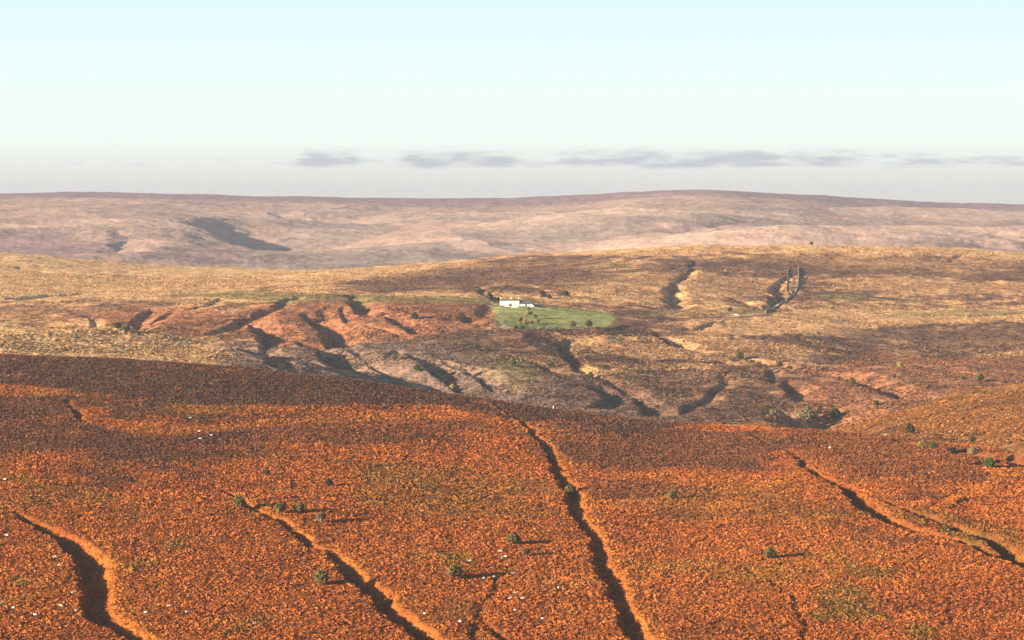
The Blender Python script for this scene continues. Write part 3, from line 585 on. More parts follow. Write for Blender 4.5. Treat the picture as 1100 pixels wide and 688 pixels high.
def noise_mat(name, c1, c2, scale, rough=0.9, spec=0.15, detail=4, bump=0.0):
    m, t, b = new_mat(name, rough, spec)
    g = N(t, 'ShaderNodeTexCoord'); n = N(t, 'ShaderNodeTexNoise'); n.inputs['Scale'].default_value = scale; n.inputs['Detail'].default_value = detail
    r = N(t, 'ShaderNodeValToRGB'); r.color_ramp.elements[0].position = 0.35; r.color_ramp.elements[1].position = 0.65
    r.color_ramp.elements[0].color = (*c1, 1); r.color_ramp.elements[1].color = (*c2, 1)
    t.links.new(g.outputs['Object'], n.inputs['Vector']); t.links.new(n.outputs['Fac'], r.inputs[0]); t.links.new(r.outputs[0], b.inputs['Base Color'])
    if bump:
        bp = N(t, 'ShaderNodeBump'); bp.inputs['Strength'].default_value = bump; bp.inputs['Distance'].default_value = 0.05
        t.links.new(n.outputs['Fac'], bp.inputs['Height']); t.links.new(bp.outputs[0], b.inputs['Normal'])
    return m
def attr_mat(name, scale, lo, hi, spec=0.05, bump=0.0, dist=0.3):
    """Vertex-colour albedo broken up by fine noise."""
    m, t, b = new_mat(name, 0.95, spec)
    a = N(t, 'ShaderNodeVertexColor', layer_name='Col')
    g = N(t, 'ShaderNodeTexCoord'); n = N(t, 'ShaderNodeTexNoise'); n.inputs['Scale'].default_value = scale; n.inputs['Detail'].default_value = 5; n.inputs['Roughness'].default_value = 0.7
    t.links.new(g.outputs['Object'], n.inputs['Vector'])
    mr = N(t, 'ShaderNodeMapRange'); mr.inputs['From Min'].default_value = 0.3; mr.inputs['From Max'].default_value = 0.7
    mr.inputs['To Min'].default_value = lo; mr.inputs['To Max'].default_value = hi
    t.links.new(n.outputs['Fac'], mr.inputs[0])
    x = N(t, 'ShaderNodeVectorMath', operation='SCALE'); t.links.new(a.outputs['Color'], x.inputs[0]); t.links.new(mr.outputs[0], x.inputs['Scale'])
    t.links.new(x.outputs[0], b.inputs['Base Color'])
    if bump:
        bp = N(t, 'ShaderNodeBump'); bp.inputs['Strength'].default_value = bump; bp.inputs['Distance'].default_value = dist
        t.links.new(n.outputs['Fac'], bp.inputs['Height']); t.links.new(bp.outputs[0], b.inputs['Normal'])
    return m
M_ground = attr_mat('moor_ground', 0.9, 0.7, 1.25, bump=0.6, dist=0.5)
M_mid = attr_mat('moor_turf', 0.35, 0.6, 1.4, bump=0.7, dist=1.2)
M_far = attr_mat('far_moor', 0.05, 0.85, 1.15, bump=0.4, dist=6.0)
M_fern = attr_mat('fern_fronds', 3.0, 0.85, 1.15)

ROAD = cast([(440, 321.5), (480, 322.5), (510, 325), (530, 328), (545, 330.4), (560, 330.2), (575, 328.3), (600, 330.2), (630, 334), (660, 338.3), (700, 341.5), (730, 342.5), (765, 341.5), (792, 341.5), (830, 338.5)])
FIELD = cast([(532, 330), (690, 341), (668, 352), (534, 353)])
def flat_zone(x, y):
    f = poly_mask(x, y, FIELD, 6, 300) * 0.85
    D, _, _ = poly_dist(x, y, ROAD)
    return np.maximum(f, 1 - sstep(4, 9, D))
# ------------------------------------------------------------------ the land, in three joined sheets
UU = np.concatenate([np.linspace(-0.46, -0.205, 90, endpoint=False), np.linspace(-0.205, 0.205, 1150), np.linspace(0.205, 0.46, 91)[1:]])
def sheet(name, rows, mat, tuft):
    Y, U = np.meshgrid(rows, UU, indexing='ij')
    X = U * np.maximum(Y, 700.0)
    x = X.ravel(); y = Y.ravel()
    z = height(x, y)
    col, heath = cover(x, y)
    if tuft == 'near':
        w = sstep(860, 900, y) * (np.abs(x / np.maximum(y, 1)) < 0.21)
        z = z + w * (fbm(x, y, 2.2, 2, 71) * 0.22 + fbm(x, y, 8, 2, 72) * 0.25)
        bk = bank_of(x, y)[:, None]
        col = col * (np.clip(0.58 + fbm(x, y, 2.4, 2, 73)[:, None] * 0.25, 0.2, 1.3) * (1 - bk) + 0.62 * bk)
    elif tuft == 'mid':
        rough = fbm(x, y, 5.0, 3, 74, 0.7)
        bushy = sstep(0.35, 0.8, fbm(x, y, 9, 3, 75, 0.6) + fbm(x, y, 70, 2, 76) * 0.3) * (1 - sstep(2360, 2480, y)) * sstep(1700, 1850, y)
        fl = 1 - flat_zone(x, y)
        z = z + (rough * 0.4 + fbm(x, y, 18, 2, 77) * 0.6 + bushy * 0.7) * fl
        col = col * np.clip(1.0 + rough[:, None] * 0.35 + fbm(x, y, 14, 3, 78, 0.7)[:, None] * 0.22, 0.35, 1.8)
        col = col * (1 - bushy[:, None] * 0.35) + np.array([0.07, 0.075, 0.035]) * bushy[:, None] * 0.35
    else:
        r = fbm(x, y, 45, 4, 79, 0.7)
        z = z + r * 1.6
        col = col * np.clip(1.0 + r[:, None] * 0.14 + fbm(x, y, 25, 2, 80)[:, None] * 0.12, 0.5, 1.5)
    nr, nc = Y.shape
    i = np.arange(nr * nc).reshape(nr, nc)
    f = np.stack([i[:-1, :-1], i[:-1, 1:], i[1:, 1:], i[1:, :-1]], -1).reshape(-1, 4)
    o = mesh_obj(name, np.stack([x, y, z], 1), f, mat, color=np.clip(col, 0.005, 0.85), smooth=True)
    tag(o, kind='structure'); return o
r1 = np.concatenate([np.arange(-400, 700, 22.0), np.arange(700, 880, 6.0), np.arange(880, 1640, 1.05)])
r2 = np.concatenate([[r1[-1]], np.arange(1644, 1780, 4.0), np.arange(1780, 2720, 1.7), np.arange(2720, 3850, 3.6)])
r3 = np.concatenate([[r2[-1]], np.arange(3870, 4400, 24.0), np.arange(4400, 8900, 13.0), np.arange(8900, 15000, 160.0)])
sheet('hillside', r1, M_ground, 'near')
sheet('moorland', r2, M_mid, 'mid')
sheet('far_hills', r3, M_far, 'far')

# ------------------------------------------------------------------ people-sized things come later; first the sheep spots, kept clear of bracken
SHEEP = [(7.5, 578), (59, 602), (63, 610.5), (78.5, 640), (65.6, 653), (82, 658), (38, 664), (14.6, 656), (1.5, 651), (156, 661), (124, 673), (141, 682), (201, 659.5), (181.5, 653.5), (273.6, 672.7),
         (379.4, 624.7), (417.7, 661), (444.3, 667.3), (456, 662.6), (505, 606), (519.4, 624.7), (494, 672), (537.5, 595), (539.5, 602), (543, 600.7), (531, 622.5), (551, 619.3),
         (554.6, 640.3), (548, 644.8), (561.5, 645.5), (600.3, 635), (554, 658.5), (582.8, 667.4), (5.2, 517.7), (204.5, 451.3), (214, 465), (227, 470.5), (215, 474), (878, 460.8), (951, 468.5), (895, 463)]
STONE = (594.5, 440.5)
SW = cast(SHEEP)
def clear_of(x, y, P, r, front):
    """True where a tall plant would stand on, or on the camera side of, one of the points."""
    bad = np.zeros(x.shape, bool)
    for p in P:
        bad |= (np.abs(x - p[0]) < r) & (y > p[1] - front) & (y < p[1] + r)
    return bad

# ------------------------------------------------------------------ bracken fronds and heather: real leaf faces, one clump per plant
def clumps(name, n, kind):
    u = rng.uniform(-0.203, 0.203, int(n * 1.0)); 
    y = np.sqrt(rng.uniform(870 ** 2, 1660 ** 2, len(u))); x = u * y
    I = _idx(x, y)
    fr = _look(LTAB['fore'], I); sp = _look(LTAB['spur'], I)
    keep = (fr > sp - 1.0) & (y < np.interp(550 + F * x / y, fc[:, 0], fc[:, 1]) + 45)
    x, y = x[keep], y[keep]
    col, heath = cover(x, y); bank = bank_of(x, y)
    r = rng.random(len(x))
    if kind == 'bracken': keep = (r > heath * 0.94) & (r > bank * 0.12) 
    else: keep = (r < heath)
    keep &= (rng.random(len(x)) > 0.55 * sstep(0.1, 0.6, fbm(x, y, 26, 4, 97, 0.7))) & ~clear_of(x, y, SW, 1.3, 3.6)
    x, y, col, bank = x[keep], y[keep], col[keep], bank[keep]
    z = height(x, y)
    m = len(x)
    size = (rng.uniform(0.38, 0.88, m) if kind == 'bracken' else rng.uniform(0.45, 0.95, m)) * (1 - 0.1 * bank)
    size *= 1 + 0.25 * fbm(x, y, 7, 2, 91)
    K = 6
    V = np.zeros((m, K, 4, 3), np.float32); 
    a0 = rng.uniform(0, 2 * math.pi, m)
    for k in range(K):
        a = a0 + k * 2 * math.pi / K + rng.normal(0, 0.35, m)
        L = size * rng.uniform(0.7, 1.15, m); w = size * rng.uniform(0.28, 0.5, m)
        h0 = size * rng.uniform(0.35, 0.75, m); h1 = size * rng.uniform(0.05, 0.65, m)
        if kind != 'bracken': L = L * 0.75; h0 = size * rng.uniform(0.1, 0.5, m); h1 = size * rng.uniform(0.35, 0.85, m)
        ca, sa = np.cos(a), np.sin(a)
        tw = rng.normal(0, 0.22, m) * size
        V[:, k, 0] = np.stack([x + ca * L * .08 - sa * w * .5, y + sa * L * .08 + ca * w * .5, z + h0 - tw], 1)
        V[:, k, 1] = np.stack([x + ca * L * .08 + sa * w * .5, y + sa * L * .08 - ca * w * .5, z + h0 + tw], 1)
        V[:, k, 2] = np.stack([x + ca * L + sa * w * .35, y + sa * L - ca * w * .35, z + h1 + tw * .5], 1)
        V[:, k, 3] = np.stack([x + ca * L - sa * w * .35, y + sa * L + ca * w * .35, z + h1 - tw * .5], 1)
    tone = np.clip(rng.normal(1.0, 0.15, m), 0.5, 1.6)[:, None] * np.clip(1.0 + 0.25 * fbm(x, y, 3.2, 2, 95), .5, 1.5)[:, None]
    hue = rng.normal(0, 0.06, m)[:, None] * np.array([0.2, 1.0, 0.8])
    c = np.clip(col * tone * (1 + hue), 0.01, 0.85)
    c = np.repeat(c, K * 4, axis=0)
    o = mesh_obj(name, V.reshape(-1, 3), np.arange(m * K * 4).reshape(-1, 4), M_fern, color=c)
    return o
tag(clumps('bracken', 500000, 'bracken'), 'russet autumn bracken covering the near hillside', 'bracken', kind='stuff')
tag(clumps('heather', 330000, 'heather'), 'dark brown heather along the top of the near hillside', 'heather', kind='stuff')
def moor_tufts(n):
    y = np.sqrt(rng.uniform(1380 ** 2, 3300 ** 2, n)); y = np.where(rng.random(n) < .45, rng.uniform(1720, 2420, n), y); x = rng.uniform(-0.20, 0.20, n) * y
    q = rng.random(n) < .22; y = np.where(q, rng.uniform(1330, 1810, n), y); x = np.where(q, rng.uniform(.07, .2, n) * y, x)
    z0, idn = base(x, y, True)
    keep = (flat_zone(x, y) < .1) & (idn != NAMES.index('fore')) & (fbm(x, y, 30, 4, 98, .7) > -0.35)
    x, y = x[keep], y[keep]; col, _ = cover(x, y); z = height(x, y); m = len(x); K = 6
    size = rng.uniform(.55, 1.35, m) ** 1.3 * (1 + .3 * fbm(x, y, 20, 2, 99)); V = np.zeros((m, K, 4, 3), np.float32); a0 = rng.uniform(0, 6.28, m)
    for k in range(K):
        a = a0 + k * 6.283 / K + rng.normal(0, .3, m); ca, sa = np.cos(a), np.sin(a); L = size * rng.uniform(.6, 1.1, m); w = size * rng.uniform(.35, .6, m); h0 = size * rng.uniform(.2, .7, m); h1 = size * rng.uniform(-.1, .7, m)
        V[:, k, 0] = np.stack([x - sa * w, y + ca * w, z + h0], 1); V[:, k, 1] = np.stack([x + sa * w, y - ca * w, z + h0], 1)
        V[:, k, 2] = np.stack([x + ca * L + sa * w * .6, y + sa * L - ca * w * .6, z + h1], 1); V[:, k, 3] = np.stack([x + ca * L - sa * w * .6, y + sa * L + ca * w * .6, z + h1], 1)
    c = np.clip(col * np.clip(rng.normal(.95, .24, m), .4, 1.6)[:, None], .01, .85)
    return mesh_obj('moor_tufts', V.reshape(-1, 3), np.arange(m * K * 4).reshape(-1, 4), M_fern, color=np.repeat(c, K * 4, axis=0))
tag(moor_tufts(300000), 'tussocks of grass, rush and heather across the middle moor', 'tussocks', kind='stuff')
# ------------------------------------------------------------------ lane past the farm
def densify(P, step):
    q = [P[0]]
    for a, b in zip(P[:-1], P[1:]):
        n = max(1, int(np.hypot(*(b - a)) / step))
        q += [a + (b - a) * (i / n) for i in range(1, n + 1)]
    q = np.array(q)
    if len(q) > 8:
        q[:, 0] = smooth1(q[:, 0], 7, 0); q[:, 1] = smooth1(q[:, 1], 7, 0)
    return q
def ribbon(name, P, half, lift, mat):
    d = np.gradient(P, axis=0); d /= np.hypot(d[:, 0], d[:, 1])[:, None]; n = np.stack([-d[:, 1], d[:, 0]], 1)
    V = []
    for s in (-1, -0.33, 0.33, 1):
        q = P + n * half * s; V.append(np.column_stack([q, height(P[:, 0], P[:, 1]) + lift + (0.05 if abs(s) < .5 else 0)]))
    V = np.stack(V, 1); m = len(P); idx = np.arange(m * 4).reshape(m, 4)
    f = np.stack([idx[:-1, :-1], idx[1:, :-1], idx[1:, 1:], idx[:-1, 1:]], -1).reshape(-1, 4)
    return mesh_obj(name, V.reshape(-1, 3), f, mat, smooth=True)
M_asph = noise_mat('worn_asphalt', (0.07, 0.065, 0.065), (0.11, 0.10, 0.10), 0.6)
tag(ribbon('road', densify(ROAD, 4.0), 2.0, 0.22, M_asph), kind='structure')

# ------------------------------------------------------------------ materials
M_white = noise_mat('whitewash', (0.78, 0.75, 0.68), (0.84, 0.82, 0.76), 0.8)
M_slate = noise_mat('slate', (0.060, 0.068, 0.082), (0.11, 0.12, 0.135), 1.5, rough=0.6, spec=0.35)
M_slate2 = noise_mat('mossy_slate', (0.13, 0.13, 0.085), (0.20, 0.18, 0.12), 0.9, rough=0.8)
M_glass = new_mat('window_glass', 0.12, 0.6); M_glass[2].inputs['Base Color'].default_value = (0.03, 0.04, 0.05, 1); M_glass = M_glass[0]
M_pot = noise_mat('terracotta', (0.35, 0.14, 0.08), (0.42, 0.18, 0.10), 4)
M_wood = noise_mat('painted_wood', (0.05, 0.07, 0.05), (0.08, 0.09, 0.06), 5)
M_rub = noise_mat('gritstone', (0.14, 0.12, 0.10), (0.30, 0.26, 0.21), 1.6, bump=0.5)
M_pale = noise_mat('pale_stone', (0.42, 0.37, 0.29), (0.66, 0.60, 0.50), 2.2, bump=0.5)
M_bark = noise_mat('bark', (0.06, 0.045, 0.03), (0.13, 0.10, 0.075), 6)
M_wool = noise_mat('fleece', (0.66, 0.60, 0.50), (0.80, 0.76, 0.66), 9)
M_face = noise_mat('dark_face', (0.05, 0.045, 0.04), (0.10, 0.09, 0.08), 12)
M_car = new_mat('white_car_paint', 0.25, 0.5); M_car[2].inputs['Base Color'].default_value = (0.8, 0.8, 0.78, 1); M_car = M_car[0]
M_tyre = new_mat('tyre_rubber', 0.9, 0.2); M_tyre[2].inputs['Base Color'].default_value = (0.03, 0.03, 0.03, 1); M_tyre = M_tyre[0]

class MB:
    def __init__(s): s.v = []; s.f = []
    def add(s, v, f):
        b = len(s.v); s.v += [tuple(p) for p in v]; s.f += [tuple(b + i for i in q) for q in f]; return s
    def box(s, x0, x1, y0, y1, z0, z1):
        v = [(x, y, z) for x in (x0, x1) for y in (y0, y1) for z in (z0, z1)]
        return s.add(v, [(0, 1, 3, 2), (4, 6, 7, 5), (0, 4, 5, 1), (2, 3, 7, 6), (0, 2, 6, 4), (1, 5, 7, 3)])
    def tube(s, p, q, r0, r1, n=7):
        p, q = Vector(p), Vector(q); d = (q - p).normalized(); a = d.orthogonal().normalized(); b = d.cross(a)
        v = []
        for c, r in ((p, r0), (q, r1)):
            for i in range(n):
                t = 2 * math.pi * i / n; v.append(c + a * math.cos(t) * r + b * math.sin(t) * r)
        return s.add(v, [(i, (i + 1) % n, n + (i + 1) % n, n + i) for i in range(n)] + [tuple(range(n))[::-1], tuple(range(n, 2 * n))])
    def build(s, name, mat, parent=None, smooth=False): return mesh_obj(name, s.v, s.f, mat, parent=parent, smooth=smooth)
def empty(name, loc, rz=0.0):
    o = bpy.data.objects.new(name, None); COL.objects.link(o); o.location = loc; o.rotation_euler = (0, 0, rz); return o
def gz(x, y): return float(height(np.array([x]), np.array([y]))[0])
def one(px, py): return cast([(px, py)])[0]

# ------------------------------------------------------------------ farm buildings
def gable_house(name, at_, rz, L, D, eave, ridge, roof_mat, windows=(), doors=(), chimneys=(), label='', cat='', z_off=0.0, over=0.25):
    x, y = at_; z = gz(x, y) - 0.2 + z_off
    r = empty(name, (x, y, z), rz); tag(r, label, cat)
    a, b = -L / 2, L / 2; c, d = -D / 2, D / 2
    w = MB()
    w.add([(a, c, -1.5), (b, c, -1.5), (b, d, -1.5), (a, d, -1.5), (a, c, eave), (b, c, eave), (b, d, eave), (a, d, eave), (a, 0, ridge - .12), (b, 0, ridge - .12)],
          [(0, 1, 5, 4), (1, 2, 6, 9, 5), (2, 3, 7, 6), (3, 0, 4, 8, 7), (4, 5, 9, 8), (6, 7, 8, 9)])
    w.build('wall', M_white, r)
    k = (ridge - eave) / (D / 2); ro = MB(); t = 0.16
    for s in (-1, 1):
        y1 = s * (D / 2 + over); z1 = eave - k * over
        v = [(a - over, 0, ridge), (b + over, 0, ridge), (b + over, y1, z1), (a - over, y1, z1)]
        ro.add(v + [(p[0], p[1], p[2] + t) for p in v], [(0, 1, 2, 3), (7, 6, 5, 4), (0, 4, 5, 1), (1, 5, 6, 2), (2, 6, 7, 3), (3, 7, 4, 0)])
    rf = ro.build('roof', roof_mat, r)
    for cx in chimneys:
        ch = MB().box(cx - .5, cx + .5, -.42, .42, ridge - .6, ridge + 1.25).box(cx - .58, cx + .58, -.5, .5, ridge + 1.25, ridge + 1.4).build('chimney', M_white, rf)
        MB().tube((cx - .2, 0, ridge + 1.4), (cx - .2, 0, ridge + 1.8), .14, .12).tube((cx + .2, 0, ridge + 1.4), (cx + .2, 0, ridge + 1.8), .14, .12).build('chimney_pot', M_pot, r)
    for wx, wz, ww, wh in windows:
        fr = MB().box(wx - ww / 2 - .07, wx + ww / 2 + .07, c - .05, c - .004, wz - .1, wz + wh + .07).build('window', M_white, r)
        MB().box(wx - ww / 2, wx - .03, c - .07, c - .054, wz, wz + wh).box(wx + .03, wx + ww / 2, c - .07, c - .054, wz, wz + wh).build('pane', M_glass, fr)
    for dx, dw, dh in doors:
        MB().box(dx - dw / 2, dx + dw / 2, c - .06, c - .004, 0.15, 0.2 + dh).build('door', M_wood, r)
    return r
hp = one(551, 328.5); mpp = hp[1] / F
def off(px, dy=0.0): return (hp[0] + (px - 551) * mpp, hp[1] + dy)
gable_house('farmhouse', off(547.5, 2), R(-4), 17.5, 6.0, 4.3, 6.0, M_slate2, windows=[(-6.5, .9, .8, .9), (-3.6, 1.0, .7, .8), (-.5, .9, .8, .9), (3.6, .9, .8, .9), (6.6, .9, .8, .9), (-6.5, 2.9, .7, .8), (-.5, 2.9, .7, .8), (3.6, 2.9, .7, .8)],
            doors=[(1.7, .95, 2.0)], chimneys=(-8.1, 1.3, 8.1), label='long low whitewashed farmhouse with three chimneys above the green field', cat='house')
gable_house('barn', off(564.5, 1.0), R(-8), 9.5, 7.0, 2.3, 5.3, M_slate, windows=[(-3.2, .9, .7, .8)], doors=[(1.0, 1.6, 1.9)], label='white barn with dark slate roof joined on right of the long farmhouse', cat='barn')
gable_house('outhouse', off(571.8, -1.5), R(70), 5.5, 4.0, 1.9, 3.5, M_slate, label='small white gabled outhouse just right of the dark roofed barn', cat='outhouse')
gable_house('shed', off(578.5, 3), R(10), 2.6, 2.0, 1.6, 2.3, M_slate2, doors=[(0, .8, 1.5)], label='tiny pale shed, rightmost of the farm buildings beside the lane', cat='shed')

# ------------------------------------------------------------------ dry stone walls
def stone_wall(name, P, hgt, half, label, mat=None):
    P = densify(P, 2.0); d = np.gradient(P, axis=0); d /= np.hypot(d[:, 0], d[:, 1])[:, None] + 1e-9; n = np.stack([-d[:, 1], d[:, 0]], 1)
    g = height(P[:, 0], P[:, 1]); m = len(P)
    tall = hgt * (1 + 0.12 * rng.normal(0, 1, m))
    V = np.stack([np.column_stack([P + n * half, g - .8]), np.column_stack([P + n * half * .7, g + tall]), np.column_stack([P, g + tall + .15]), np.column_stack([P - n * half * .7, g + tall]), np.column_stack([P - n * half, g - .8])], 1)
    i = np.arange(m * 5).reshape(m, 5)
    f = np.stack([i[:-1, :-1], i[1:, :-1], i[1:, 1:], i[:-1, 1:]], -1).reshape(-1, 4)
    f = [tuple(q) for q in f] + [tuple(i[0]), tuple(i[-1][::-1])]
    tag(mesh_obj(name, V.reshape(-1, 3), f, mat or M_rub), label, 'wall')
stone_wall('dry_stone_wall', cast([(858, 288), (858, 300), (857, 310), (852, 317), (843, 324), (830, 333), (822, 337)]), 1.8, .8, 'dark dry stone wall curving down the golden moor beside the wooded ravine')
stone_wall('dry_stone_wall', cast([(847, 290), (846, 300), (845, 310), (847, 316)]), 1.3, .6, 'short straight dry stone wall just left of the long curving one')
stone_wall('garden_wall', cast([(541, 329.3), (548, 330.2), (556, 331.0), (563, 330.6)]), .8, .3, 'low whitewashed garden wall in front of the farmhouse', M_white)
stone_wall('field_wall', cast([(533, 353), (560, 355.5), (600, 355.5), (650, 354.5), (672, 350)]), 1.0, .5, 'low stone wall along the bottom of the green field')

# ------------------------------------------------------------------ bushes and trees
def leaf_crown(n, rx, rz, zc, leaf, lobes, seed):
    g = np.random.default_rng(seed)
    L = g.normal(0, 1, (lobes, 3)); L /= np.linalg.norm(L, axis=1)[:, None]; L *= np.array([rx, rx, rz]) * g.uniform(.35, .62, (lobes, 1)); L[:, 2] = np.abs(L[:, 2]) * .9 - rz * .25
    k = g.integers(0, lobes, n); d = g.normal(0, 1, (n, 3)); d /= np.linalg.norm(d, axis=1)[:, None]
    rr = g.uniform(.55, 1.0, (n, 1)) ** .6 * g.uniform(.75, 1.1, (n, 1))
    c = L[k] + d * rr * np.array([rx, rx, rz]) * .52
    c[:, 2] += zc; c[:, 2] = np.maximum(c[:, 2], .05)
    a = g.normal(0, 1, (n, 3)); a /= np.linalg.norm(a, axis=1)[:, None]; b = np.cross(a, g.normal(0, 1, (n, 3))); b /= np.linalg.norm(b, axis=1)[:, None]
    s = leaf * g.uniform(.6, 1.3, (n, 1))
    V = np.stack([c - a * s, c - b * s * .5, c + a * s, c + b * s * .5], 1).reshape(-1, 3)
    return V, np.arange(n * 4).reshape(-1, 4)
def leaf_mat(name, c):
    m, t, b = new_mat(name, 0.8, 0.1)
    g = N(t, 'ShaderNodeTexCoord'); n = N(t, 'ShaderNodeTexNoise'); n.inputs['Scale'].default_value = 2.5; n.inputs['Detail'].default_value = 4
    r = N(t, 'ShaderNodeValToRGB'); r.color_ramp.elements[0].position = .3; r.color_ramp.elements[1].position = .7
    r.color_ramp.elements[0].color = (c[0] * .55, c[1] * .55, c[2] * .55, 1); r.color_ramp.elements[1].color = (c[0] * 1.3, c[1] * 1.3, c[2] * 1.3, 1)
    t.links.new(g.outputs['Object'], n.inputs[0]); t.links.new(n.outputs['Fac'], r.inputs[0]); t.links.new(r.outputs[0], b.inputs['Base Color']); return m
LM = {'olive': leaf_mat('olive_leaves', (.21, .155, .05)), 'dark': leaf_mat('dark_leaves', (.075, .075, .025)), 'pale': leaf_mat('pale_leaves', (.25, .20, .11)), 'brown': leaf_mat('brown_leaves', (.24, .13, .065)), 'yellow': leaf_mat('yellow_leaves', (.42, .34, .10)), 'green': leaf_mat('green_leaves', (.11, .13, .035))}
CROWN = {}; 
def crown_mesh(kind, shape):
    key = (kind, shape)
    if key not in CROWN:
        base_k = ('m', shape)
        if base_k not in CROWN:
            V, f = leaf_crown([2200, 1900, 1700][shape], [1, .9, .8][shape], [1.0, 1.1, 1.3][shape], [1.1, 1.25, 1.55][shape], .19, [6, 5, 6][shape], 50 + shape)
            o = mesh_obj('crown', V, f, LM[kind]); CROWN[base_k] = o.data; bpy.data.objects.remove(o)
        me = CROWN[base_k].copy(); me.materials.clear(); me.materials.append(LM[kind]); CROWN[key] = me
    return CROWN[key]
def trunk_mesh():
    t = MB(); t.tube((0, 0, -.25), (.03, .02, .45), .10, .07); t.tube((.03, .02, .42), (.3, .1, 1.0), .06, .025); t.tube((.03, .02, .42), (-.28, -.12, .95), .06, .025); t.tube((.03, .02, .4), (.0, .25, 1.1), .055, .02)
    o = t.build('trunk', M_bark); me = o.data; bpy.data.objects.remove(o); return me
TR = trunk_mesh()
def plant(name, px, py, rpx, kind, shape, label, cat, group=None):
    x, y = one(px, py); z = gz(x, y)
    s = 1.0 * rpx * y / F
    r = empty(name, (x, y, z - .05), random.uniform(0, 6)); r.scale = (s, s, s * random.uniform(.92, 1.1)); tag(r, label, cat, group)
    for n_, me in (('crown', crown_mesh(kind, shape)), ('trunk', TR)):
        o = bpy.data.objects.new(n_, me); COL.objects.link(o); o.parent = r
